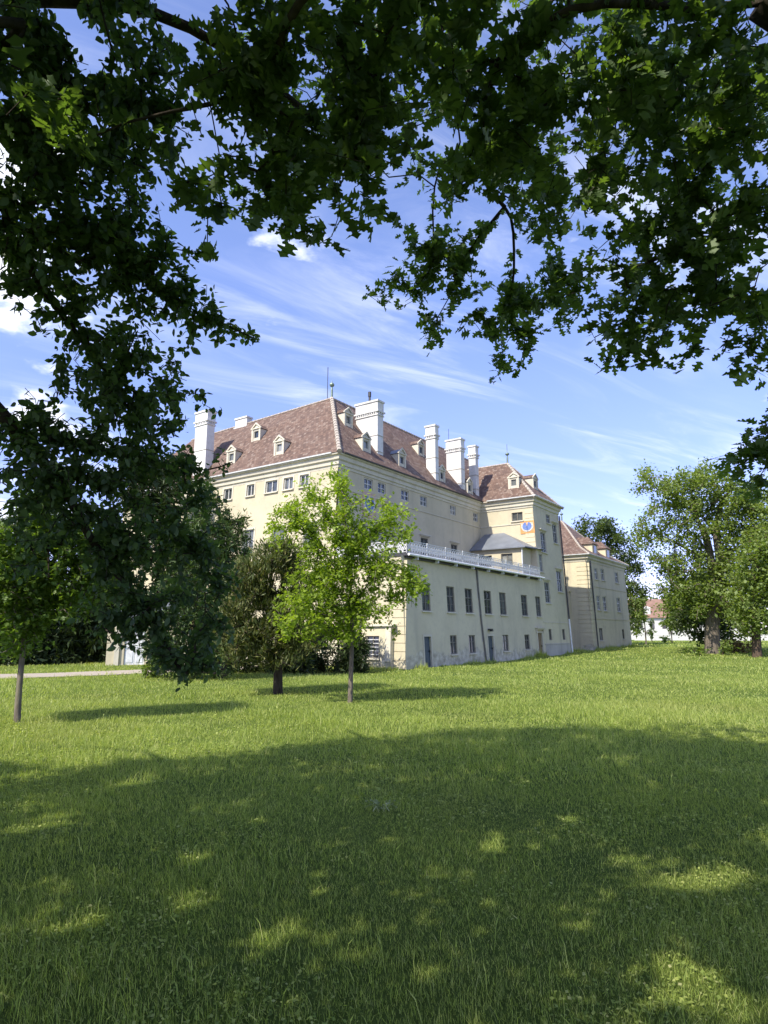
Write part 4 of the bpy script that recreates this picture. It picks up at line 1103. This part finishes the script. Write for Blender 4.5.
# ---- hornbeam on the left: its long lower bough sweeps down across the view
R = np.random.default_rng(23)
t = tree('hornbeam_tree', 'dark small leaved tree at the left whose long bough droops almost to the grass', 'tree', TL)
sk = Skel()
sk.limb([TL+(0, 0, -.3), TL+(0, 0, .8), TL+(.1, .1, 2.6), TL+(.1, .2, 4.6), TL+(-.1, .1, 7), TL+(-.4, -.3, 10)], .42, .1, .35, False)
b1 = [TL+(.1, .15, 3.4), at(-70, 330, 6.6), at(-15, 395, 6.7), at(18, 432, 6.8), at(48, 468, 6.9), at(70, 498, 7.0), at(88, 534, 7.1), at(112, 568, 7.3), at(140, 602, 7.5), at(165, 640, 7.7), at(182, 676, 7.8)]
sk.limb(b1, .10, .016)
sk.limb([at(48, 468, 6.9), at(100, 482, 7.1), at(150, 512, 7.3), at(190, 545, 7.5), at(215, 580, 7.7)], .03, .012)
sk.limb([at(18, 432, 6.8), at(70, 440, 7.0), at(120, 455, 7.2), at(170, 462, 7.4), at(205, 470, 7.5), at(232, 462, 7.6)], .035, .008)
sk.limb([TL+(.1, .2, 4.2), at(-40, 180, 6.4), at(5, 225, 6.5), at(40, 285, 6.7), at(78, 335, 6.9), at(115, 380, 7.1), at(150, 396, 7.3), at(175, 394, 7.4)], .07, .010)
sk.limb([at(5, 225, 6.5), at(60, 235, 6.6), at(120, 262, 6.8), at(175, 298, 7.0), at(220, 322, 7.1), at(254, 338, 7.2)], .04, .008)
sk.limb([TL+(.1, .2, 4.9), at(-30, 20, 6.2), at(5, 44, 6.4), at(30, 56, 6.5), at(60, 76, 6.6), at(85, 90, 6.7)], .07, .02)
sk.limb([at(10, 46, 6.4), at(38, 20, 6.7), at(45, 40, 6.8), at(62, 72, 7.0)], .02, .012)
sk.limb([at(-20, 120, 6.4), at(40, 118, 6.6), at(110, 106, 6.8), at(160, 120, 6.9)], .03, .01)
sk.limb([at(78, 335, 6.9), at(62, 352, 6.9), at(60, 380, 7.0), at(56, 402, 7.0)], .014, .006)
for a, zt in ((.4, 7.5), (1.5, 8.5), (2.5, 9), (3.6, 8.5), (4.6, 8), (5.5, 8)):
    sk.limb([TL+(-.05, .1, 5.6+.3*a), TL+(2.4*math.cos(a), 2.4*math.sin(a), zt-.6), TL+(4.8*math.cos(a), 4.8*math.sin(a), zt+.4), TL+(6.6*math.cos(a), 6.6*math.sin(a), zt-.3)], .12, .03)
cs = [(15, 35, 40, 6.9, .6), (120, 12, 36, 7.1, .7), (60, 70, 30, 7, .5), (150, 75, 42, 7.2, .7), (20, 100, 50, 6.6, .6), (80, 130, 60, 6.6, .7), (145, 140, 45, 7.0, .6), (20, 190, 60, 6.5, .6), (90, 200, 60, 6.8, .6), (135, 235, 40, 7.0, .5),
      (30, 255, 40, 6.6, .5), (90, 260, 50, 6.8, .6), (150, 275, 38, 7.0, .4), (188, 302, 30, 7.1, .4), (222, 325, 20, 7.2, .3), (250, 337, 9, 7.2, .2), (110, 318, 42, 6.9, .5), (165, 345, 24, 7.1, .4), (90, 375, 30, 7.0, .5), (130, 385, 45, 7.1, .6),
      (165, 390, 24, 7.3, .5), (198, 397, 8, 7.4, .2), (224, 410, 6, 7.4, .2), (12, 292, 16, 6.6, .3), (42, 325, 14, 6.8, .3),
      (20, 425, 38, 6.8, .5), (60, 450, 45, 6.9, .6), (112, 440, 48, 7.1, .6), (152, 440, 36, 7.3, .5), (180, 465, 14, 7.4, .4), (200, 492, 14, 7.4, .3), (228, 462, 7, 7.5, .2), (218, 458, 5, 7.5, .2),
      (30, 500, 50, 6.8, .5), (95, 505, 55, 7.1, .6), (150, 505, 48, 7.3, .6), (195, 520, 34, 7.5, .5), (120, 560, 40, 7.2, .5), (165, 565, 45, 7.5, .5), (205, 575, 36, 7.6, .5), (232, 590, 14, 7.7, .3), (185, 625, 42, 7.7, .5), (215, 625, 22, 7.7, .4),
      (165, 655, 20, 7.8, .3), (188, 668, 16, 7.8, .25), (182, 682, 7, 7.8, .15), (205, 655, 16, 7.8, .3), (148, 618, 18, 7.6, .3), (118, 630, 20, 7.5, .3), (128, 622, 20, 7.6, .3), (108, 640, 9, 7.5, .2), (136, 640, 10, 7.6, .2), (124, 644, 7, 7.6, .2), (100, 612, 24, 7.4, .3), (35, 560, 26, 6.9, .4)]
tips = circles(cs, R, area(.072, .45), 2.0, 11, 7, .6)
off_ = [p for p in ellipsoid(TL+(0, 0, 7.6), (8.2, 8.0, 4.2), 300, R, .35) if outside(p[None])[0] and shades_well(p)]
ntip0 = len(tips)
sk.grow(tips, R, .26, .03, .3)
sk.grow(off_+SHADE_L, R, .5, .06, .3)
sk.finish(.0032, .0026, .5)
sk.mesh('trunk', 'bark_dark', t, .004)
alltips = sk.tips; sk.tips = alltips[:ntip0]
V1, T1 = leafage(sk, R, OVATE, .072, 11, back=4, spread=.5, up=.5, droop=.35, jitter=.035, carve=SPOTS)
sk.tips = alltips[ntip0:]
V2, T2 = leafage(sk, R, OVATE, .195, 16, back=2, spread=.55, up=.8, droop=.1, jitter=.24, carve=SPOTS, keep=outside)
np_mesh('crown', np.concatenate([V1, V2]), np.concatenate([T1, T2+len(V1)]), 'leaf_hornbeam', t); settle(t)

# ---- generic standing tree from picture-measured clumps at its own distance
def standing(name, label, cat, loc, trunk, cs, D, dep, leaf_mat, bark_mat, T, size, shape, lai, per, limbs=(), group=None, seed=1, r0=.1, r1=.03, back=3, up=.5, droop=.15, spread=.55, seg=.35, jit=.1, rootd=None, kk=.006, minr=.006):
    R = np.random.default_rng(seed)
    loc = np.array(loc, float); t = tree(name, label, cat, loc, group)
    sk = Skel(); sk.limb(trunk, r0, r1, seg, False)
    for l in limbs: sk.limb(l[0], l[1], l[2], seg)
    tips = circles(cs, R, area(size, shape), lai, per, D, dep)
    sk.grow(tips, R, seg, .06, .35); sk.finish(.005, kk, .5)
    sk.mesh('trunk', bark_mat, t, minr)
    V, F_ = leafage(sk, R, T, size, per, back=back, spread=spread, up=up, droop=droop, jitter=jit)
    np_mesh('crown', V, F_, leaf_mat, t); settle(t); return t

def gpt(u, v, dz=-.05):
    g = ground_at(u, v); return np.array([g[0], g[1], float(gz(*g))+dz])

# young maple in front of the palace corner
b0 = gpt(350, 703); D = float(np.linalg.norm(b0-np.array([0, 0, H])))
standing('maple_tree', 'slender young tree with bright yellow green leaves before the palace corner', 'tree', b0,
    [b0, at(351, 670, D), at(352, 630, D), at(350, 580, D), at(346, 530, D), at(341, 485, D)],
    [(339, 472, 10), (338, 488, 13), (318, 490, 16), (300, 505, 16), (290, 528, 26), (318, 518, 26), (347, 512, 26), (386, 506, 13), (366, 545, 30), (398, 520, 20), (385, 548, 28), (335, 550, 34), (348, 580, 34), (316, 592, 34), (298, 615, 28),
     (290, 630, 11), (390, 578, 20), (405, 586, 22), (421, 583, 11), (384, 610, 15), (394, 632, 5), (340, 615, 26), (362, 600, 22), (325, 565, 26), (343, 634, 14), (318, 630, 13), (362, 625, 14), (273, 530, 9), (412, 600, 8)],
    D, 1.25, 'leaf_young', 'bark_grey', OAK, .105, .36, 1.2, 22, seed=3, r0=.085, r1=.02, seg=.25, jit=.10, up=.9, minr=.004,
    limbs=[([at(351, 640, D), at(330, 600, D-.4), at(305, 600, D-.6)], .03, .012), ([at(351, 610, D), at(380, 570, D-.3), at(408, 570, D-.2)], .03, .012), ([at(350, 590, D), at(318, 545, D+.4), at(295, 525, D+.6)], .03, .012), ([at(348, 560, D), at(375, 530, D+.5), at(392, 515, D+.4)], .025, .01)])
# young tree by the path on the left
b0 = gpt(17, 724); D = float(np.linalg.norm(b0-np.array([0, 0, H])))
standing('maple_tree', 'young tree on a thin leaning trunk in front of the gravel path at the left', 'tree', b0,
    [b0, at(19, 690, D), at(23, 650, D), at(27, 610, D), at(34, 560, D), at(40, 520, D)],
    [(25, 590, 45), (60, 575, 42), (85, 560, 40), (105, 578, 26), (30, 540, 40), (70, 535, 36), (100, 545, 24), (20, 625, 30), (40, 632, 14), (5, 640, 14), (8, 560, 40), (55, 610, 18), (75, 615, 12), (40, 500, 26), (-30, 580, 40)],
    D, 1.1, 'leaf_young_shaded', 'bark_grey', OAK, .105, .36, 1.35, 20, seed=5, r0=.085, r1=.02, seg=.25, jit=.10, up=.9, minr=.004)
# yew before the palace: brown green feathery sprays round a dark trunk
b0 = gpt(278, 694); D = float(np.linalg.norm(b0-np.array([0, 0, H])))
standing('yew_tree', 'bushy brownish green yew on a short dark trunk beside the young tree', 'tree', b0,
    [b0, at(278, 675, D), at(280, 640, D), at(282, 600, D), at(284, 560, D), at(284, 545, D)],
    [(284, 548, 12), (275, 565, 22), (292, 565, 20), (262, 560, 16), (250, 580, 22), (282, 590, 30), (305, 590, 16), (240, 600, 22), (262, 615, 28), (290, 620, 28), (232, 625, 20), (228, 645, 16), (250, 642, 22), (275, 645, 24), (300, 645, 20), (318, 640, 10), (236, 658, 10), (262, 660, 12), (292, 660, 12), (235, 575, 12), (225, 610, 10)],
    D, 1.3, 'leaf_yew', 'bark_dark', NEEDLE, .20, .2, 3.6, 14, seed=8, r0=.18, r1=.05, seg=.3, back=4, up=.2, droop=-.6, spread=.32, jit=.10,
    limbs=[([at(279, 660, D), at(255, 640, D), at(240, 620, D-.4)], .07, .02), ([at(280, 650, D), at(300, 630, D), at(306, 605, D+.3)], .07, .02), ([at(279, 640, D), at(262, 600, D-.6), at(258, 570, D-.7)], .07, .02)])
# conifer behind the yew at the sunny front
def clump_tree(name, label, cat, base, hgt, cs, D, dep, mat, barkm, T, size, shape, lai, per, seed, r0=.2, **k):
    top = base+np.array([0, 0, hgt])
    return standing(name, label, cat, base, [base, base*.7+top*.3, base*.4+top*.6, top], cs, D, dep, mat, barkm, T, size, shape, lai, per, seed=seed, r0=r0, r1=.03, **k)
b0 = gpt(222, 679); D = float(np.linalg.norm(b0-np.array([0, 0, H])))
clump_tree('conifer_tree', 'tall mid green conifer behind the drooping bough, before the sunny palace front', 'tree', b0, 8.2,
    [(206, 478, 7), (208, 495, 12), (212, 515, 18), (225, 530, 18), (205, 540, 28), (228, 550, 24), (195, 570, 34), (232, 580, 28), (185, 610, 38), (225, 620, 34), (180, 645, 36), (220, 650, 28), (160, 640, 28), (245, 520, 10), (240, 545, 14), (195, 515, 14)],
    D, 1.6, 'leaf_conifer', 'bark_dark', NEEDLE, .26, .2, 2.2, 14, 13, back=4, up=.2, droop=.1, spread=.45, seg=.4)
# dark bushes along the foot of the palace
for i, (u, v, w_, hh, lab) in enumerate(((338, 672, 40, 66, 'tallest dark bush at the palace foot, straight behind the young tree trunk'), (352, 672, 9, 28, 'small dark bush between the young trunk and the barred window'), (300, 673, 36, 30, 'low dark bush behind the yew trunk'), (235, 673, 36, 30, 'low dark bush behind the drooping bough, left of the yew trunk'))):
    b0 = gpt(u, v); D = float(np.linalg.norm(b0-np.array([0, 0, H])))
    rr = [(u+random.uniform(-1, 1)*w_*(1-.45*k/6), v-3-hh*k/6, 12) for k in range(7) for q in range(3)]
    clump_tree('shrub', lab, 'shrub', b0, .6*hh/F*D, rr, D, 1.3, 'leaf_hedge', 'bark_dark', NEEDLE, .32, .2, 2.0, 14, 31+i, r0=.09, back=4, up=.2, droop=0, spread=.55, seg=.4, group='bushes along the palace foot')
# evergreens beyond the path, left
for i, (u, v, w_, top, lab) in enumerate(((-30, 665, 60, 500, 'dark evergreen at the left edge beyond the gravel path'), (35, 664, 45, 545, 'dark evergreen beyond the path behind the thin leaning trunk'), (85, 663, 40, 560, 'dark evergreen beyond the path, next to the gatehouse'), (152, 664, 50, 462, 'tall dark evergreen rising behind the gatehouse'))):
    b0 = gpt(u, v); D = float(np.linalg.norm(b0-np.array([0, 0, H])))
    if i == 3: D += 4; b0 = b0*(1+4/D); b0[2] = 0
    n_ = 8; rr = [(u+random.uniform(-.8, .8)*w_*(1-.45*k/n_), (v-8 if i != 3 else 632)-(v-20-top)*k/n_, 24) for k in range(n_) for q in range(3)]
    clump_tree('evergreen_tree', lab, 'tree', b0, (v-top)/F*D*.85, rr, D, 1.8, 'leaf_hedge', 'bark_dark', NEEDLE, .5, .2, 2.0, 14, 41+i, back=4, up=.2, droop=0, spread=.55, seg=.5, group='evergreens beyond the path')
# pale flowering shrub at the end of the path
b0 = gpt(152, 678); D = float(np.linalg.norm(b0-np.array([0, 0, H])))
clump_tree('shrub', 'small pale green shrub at the end of the gravel path', 'shrub', b0, .8, [(152, 668, 9), (145, 672, 6), (160, 672, 6), (154, 660, 6)], D, .5, 'leaf_shrub', 'bark_grey', RHOMB, .16, .34, 1.6, 8, 52, r0=.03, seg=.25)

# ---- old tree on the far lawn, right
b0 = atY(713, 650.5, 62); b0 = np.array([b0.x, 62, float(gz(b0.x, 62))-.1]); D = float(np.linalg.norm(b0-np.array([0, 0, H])))
standing('lime_tree', 'large old tree with a thick pale trunk and ragged open crown on the far lawn', 'tree', b0,
    [b0, at(712, 630, D), at(716, 600, D), at(720, 560, D), at(716, 530, D), at(722, 500, D)],
    [(652, 480, 14), (640, 482, 10), (664, 500, 16), (690, 476, 14), (704, 470, 12), (680, 490, 18), (700, 495, 20), (668, 520, 20), (650, 525, 12), (638, 530, 9), (655, 548, 13), (690, 520, 24), (720, 515, 26), (745, 520, 26), (735, 490, 22), (712, 480, 12), (755, 500, 20),
     (668, 560, 16), (690, 555, 20), (720, 550, 26), (750, 555, 26), (672, 585, 20), (690, 590, 24), (720, 590, 26), (745, 595, 24), (665, 600, 12), (694, 608, 14), (738, 612, 12), (765, 540, 22), (775, 500, 24), (640, 535, 6)],
    D, 3.2, 'leaf_far', 'bark_grey', RHOMB, .27, .34, 1.5, 46, seed=61, r0=.72, r1=.2, seg=.8, up=1, jit=.34, kk=.022, minr=.02,
    limbs=[([at(716, 590, D), at(708, 545, D), at(702, 525, D-.3)], .42, .3), ([at(702, 530, D-.3), at(690, 505, D), at(668, 488, D)], .2, .06), ([at(705, 560, D), at(680, 545, D+.5), at(655, 532, D)], .18, .05), ([at(720, 560, D), at(745, 540, D-1), at(760, 510, D-1)], .25, .07), ([at(718, 600, D), at(690, 585, D-1.2), at(672, 590, D-1.5)], .2, .05)])
b0 = atY(757, 655, 56); b0 = np.array([b0.x, 56, float(gz(b0.x, 56))-.1]); D = float(np.linalg.norm(b0-np.array([0, 0, H])))
standing('lime_tree', 'smaller tree with a straight dark trunk at the right edge of the far lawn', 'tree', b0,
    [b0, at(756, 635, D), at(755, 605, D), at(756, 570, D), at(757, 540, D)],
    [(757, 540, 18), (745, 565, 16), (765, 560, 22), (742, 590, 16), (760, 590, 24), (738, 612, 13), (752, 618, 18), (775, 610, 22), (748, 632, 8), (772, 580, 20), (790, 590, 30), (785, 555, 28)],
    D, 2.4, 'leaf_far', 'bark_brown', RHOMB, .27, .34, 1.35, 46, seed=62, r0=.40, r1=.1, seg=.7, up=1, jit=.4, kk=.016, minr=.02)
b0 = np.array([35.6, 72, .3]); D = float(np.linalg.norm(b0-np.array([0, 0, H])))
standing('lime_tree', 'dense dark green tree directly behind the old pale trunk', 'tree', b0,
    [b0, b0+(0, 0, 3), b0+(0, 0, 8)],
    [(690, 585, 16), (700, 600, 22), (690, 620, 18), (705, 628, 14), (725, 605, 20), (735, 625, 16), (682, 605, 12), (710, 575, 16), (740, 590, 20), (720, 635, 12)],
    D, 3, 'leaf_far_dark', 'bark_dark', RHOMB, .3, .34, 1.9, 40, seed=63, r0=.4, seg=.8, jit=.3, kk=.016, minr=.02)
# dark trees behind the detached wing
b0 = np.array([31, 99, .3]); D = float(np.linalg.norm(b0-np.array([0, 0, H])))
standing('oak_tree', 'broad dark green tree rising behind the roof of the smaller block', 'tree', b0, [b0, b0+(0, 0, 6), b0+(.5, 0, 13)],
    [(578, 528, 10), (590, 526, 10), (600, 526, 12), (612, 532, 14), (622, 545, 14), (600, 545, 20), (632, 562, 10), (640, 568, 7), (625, 575, 14), (640, 592, 8), (628, 600, 14), (646, 590, 4), (615, 600, 20), (632, 620, 12), (605, 570, 25), (580, 560, 25)],
    D, 4, 'leaf_far_dark', 'bark_dark', RHOMB, .4, .34, 2.0, 46, seed=71, r0=.6, seg=1, up=1, jit=.45, kk=.022, minr=.03)
b0 = np.array([37.5, 94, .3]); D = float(np.linalg.norm(b0-np.array([0, 0, H])))
standing('maple_tree', 'light green young tree against the far end of the smaller block', 'tree', b0, [b0, b0+(0, 0, 3), b0+(0, 0, 7)],
    [(632, 585, 6), (636, 598, 9), (640, 612, 8), (634, 620, 9), (642, 600, 6), (636, 632, 5), (645, 616, 4)],
    D, 1.5, 'leaf_far', 'bark_grey', RHOMB, .36, .34, 1.7, 12, seed=72, r0=.12, seg=.6, jit=.25, kk=.012, minr=.02)
# small trees and bushes before the far house
for i, (u, v, Yd, cs_, mat, lab, nm, ct) in enumerate((
    (672, 641, 110, [(672, 606, 8), (668, 615, 9), (680, 612, 9), (688, 618, 8), (675, 624, 9), (664, 622, 5), (682, 628, 6)], 'leaf_shrub', 'small round yellow green tree before the far red roofed house', 'maple_tree', 'tree'),
    (652, 642, 118, [(652, 622, 4), (652, 630, 5), (651, 636, 4)], 'leaf_far_dark', 'slim dark cone shaped tree before the far red roofed house', 'conifer_tree', 'tree'),
    (664, 641.5, 108, [(660, 638, 3), (666, 638, 3.2), (671, 638.5, 3)], 'leaf_shrub', 'low clipped yellow green bush before the far house', 'shrub', 'shrub'),
    (737, 653, 64, [(735, 645, 5), (742, 647, 5), (748, 646, 6), (754, 648, 4), (730, 648, 5)], 'leaf_rust', 'low rust tinged bush between the two trunks on the far lawn', 'shrub', 'shrub'),
    (723, 653, 60, [(726, 644, 5), (729, 649, 5), (722, 649, 3.5)], 'leaf_far', 'leafy green bush at the foot of the old pale trunk', 'shrub', 'shrub'),
    (700, 654, 58, [(690, 649, 4), (698, 650, 4), (684, 651, 3.5), (706, 650, 4)], 'leaf_shrub', 'low bright weedy bush in front of the old pale trunk', 'shrub', 'shrub'))):
    p = atY(u, v, Yd); b0 = np.array([p.x, Yd, float(gz(p.x, Yd))-.1]); D = float(np.linalg.norm(b0-np.array([0, 0, H])))
    hz = max(.4, (v-min(c[1] for c in cs_))/F*D*.8)
    standing(nm, lab, ct, b0, [b0, b0+(0, 0, hz*.5), b0+(0, 0, hz)], cs_, D, .9 if ct == 'shrub' else 1.5, mat, 'bark_brown', RHOMB, .3 if Yd < 80 else .5, .34, 1.3, 8, seed=80+i, r0=.1, seg=.5, jit=.15, kk=.01, minr=.02)
# long row of trees closing the view far away
R = np.random.default_rng(99); Vs, Ts, o_ = [], [], 0
for i in range(150):
    x_ = -230+i*3.6+R.normal(0, 2); y_ = 215+R.normal(0, 9)+.08*x_; hh = R.uniform(8, 15)
    n = 130; p = R.normal(0, 1, (n, 3)); p /= np.linalg.norm(p, axis=1, keepdims=True); p *= R.uniform(.5, 1, (n, 1))**.6
    B = np.array([x_, y_, hh*.55])+p*np.array([4.2, 4.2, hh*.52]); d = p+R.normal(0, .6, (n, 3))
    v_, t_ = place_leaves(B, d, R.normal(0, 1, (n, 3))+[0, 0, 1], R.uniform(1.2, 2.4, n), RHOMB); Vs.append(v_); Ts.append(t_+o_); o_ += len(v_)
tag(np_mesh('far_woods', np.concatenate(Vs), np.concatenate(Ts), 'leaf_far_dark'), kind='stuff')

# ---- far house with red roof
fh = empty('far_house', (60, 152, .3), math.radians(-8)); tag(fh, 'long low white house with a red roof, far off between the trees', 'house')
mb = MB(); mb.box(-7, 22, 0, 9, -.3, 5.2); fw = mb.build('wall', 'white_paint', fh)
mb = MB(); mb.face([(-7.5, -.5, 5.1), (22.5, -.5, 5.1), (19, 4.5, 9.6), (-4, 4.5, 9.6)]); mb.face([(22.5, 9.5, 5.1), (-7.5, 9.5, 5.1), (-4, 4.5, 9.6), (19, 4.5, 9.6)]); mb.face([(-7.5, 9.5, 5.1), (-7.5, -.5, 5.1), (-4, 4.5, 9.6)]); mb.face([(22.5, -.5, 5.1), (22.5, 9.5, 5.1), (19, 4.5, 9.6)])
rf = mb.build('roof', 'red_far_roof', fh)
for x in (-2.5, 1.5): mb = MB(); mb.box(x-.7, x+.7, .4, 3, 5.9, 7.3); mb.face([(x-.9, .3, 7.3), (x+.9, .3, 7.3), (x+.0, 1, 7.9)]); mb.build('dormer', 'white_paint', rf)
for x in np.arange(-5.5, 21, 2.6):
    mb = MB(); mb.box(x-.45, x+.45, -.04, -.003, 2.6, 4.3); mb.build('window', 'glass', fh)
for x in np.arange(-4.2, 21, 5.2):
    mb = MB(); mb.box(x-.5, x+.5, -.05, -.003, -.2, 2.0); mb.build('door', 'frame_dark', fh)
mb = MB(); mb.box(-4, 24, -9.2, -9, -.3, 1.2); mb.box(-4.05, 24.05, -9.25, -8.95, 1.2, 1.3); gw = mb.build('garden_wall', 'white_paint', None); gw.location = (60, 152, .3); gw.rotation_euler = (0, 0, math.radians(-8))
tag(gw, 'low white garden wall on the far lawn in front of the red roofed house', 'wall')

# ---- gatehouse glimpsed under the drooping bough
gh = empty('gatehouse', (-18.3, 43.4, 0), math.radians(12)); tag(gh, 'small cream outbuilding with pale double door, seen past the path end', 'building')
gd = [(1.1, 2.4, .03, 2.3)]
def f_g(s, z, d): return (s, d, z)
wall(f_g, 0, 5.2, 0, 3.0, gd, .25, 'plaster_upper', gh)
mb = MB(); mb.face([(0, 0, 0), (0, 3.5, 0), (0, 3.5, 3), (0, 0, 3)]); mb.face([(5.2, 0, 0), (5.2, 3.5, 0), (5.2, 3.5, 3), (5.2, 0, 3)]); mb.face([(0, 3.5, 0), (5.2, 3.5, 0), (5.2, 3.5, 3), (0, 3.5, 3)]); mb.build('wall', 'plaster_upper', gh)
mb = MB(); mb.fbox(f_g, 2.62, 2.9, 0, 2.99, -.12, -.003); mb.fbox(f_g, .5, .8, 0, 2.99, -.12, -.003); mb.build('pilaster', 'plaster_trim', gh)
mb = MB(); mb.box(-.2, 5.4, -.2, 3.7, 3.0, 3.12); mb.face([(-.25, -.25, 3.12), (5.45, -.25, 3.12), (3.6, 1.75, 4.4), (1.6, 1.75, 4.4)]); mb.face([(5.45, 3.75, 3.12), (-.25, 3.75, 3.12), (1.6, 1.75, 4.4), (3.6, 1.75, 4.4)]); mb.face([(-.25, 3.75, 3.12), (-.25, -.25, 3.12), (1.6, 1.75, 4.4)]); mb.face([(5.45, -.25, 3.12), (5.45, 3.75, 3.12), (3.6, 1.75, 4.4)]); mb.build('roof', 'metal_roof', gh)
for a, b_ in ((1.12, 1.74), (1.76, 2.38)):
    mb = MB(); mb.fbox(f_g, a, b_, .05, 2.28, .1, .16); mb.fbox(f_g, a+.1, b_-.1, .2, 1.0, .07, .1); mb.fbox(f_g, a+.1, b_-.1, 1.15, 2.1, .07, .1); mb.build('door', 'gutter_white', gh)

# ---- pale thistle-like plant lying in the grass, middle of the lawn
b0 = gpt(381, 812); R = np.random.default_rng(5); pl = tree('wild_plant', 'pale silvery green wild plant lying flat in the shaded grass, middle of the lawn', 'plant', b0)
B, Dn, Sz = [], [], []
for i in range(9):
    a = R.uniform(0, 2*PI); L_ = R.uniform(.12, .30)
    for k in range(8):
        q = k/7; B.append(b0+np.array([math.cos(a)*L_*q, math.sin(a)*L_*q, .10+.10*math.sin(q*2.6)])); s_ = 1 if k % 2 else -1
        Dn.append([math.cos(a+s_*.9), math.sin(a+s_*.9), .35]); Sz.append(.10*(1-.4*q))
Sz = [q*.62 for q in Sz]; B = [b0+(q-b0)*.8 for q in B]
V, T = place_leaves(np.array(B), np.array(Dn), np.tile([0, 0, 1.], (len(B), 1))+R.normal(0, .3, (len(B), 3)), np.array(Sz), OVATE)
np_mesh('foliage', V, T, 'leaf_silver', pl)
mb = MB()
for i in range(6): a = i*1.05; mb.tube([b0, b0+np.array([math.cos(a)*.12, math.sin(a)*.12, .14]), b0+np.array([math.cos(a)*.2, math.sin(a)*.2, .10])], .006, 4)
mb.build('stem', 'leaf_silver', pl); settle(pl)
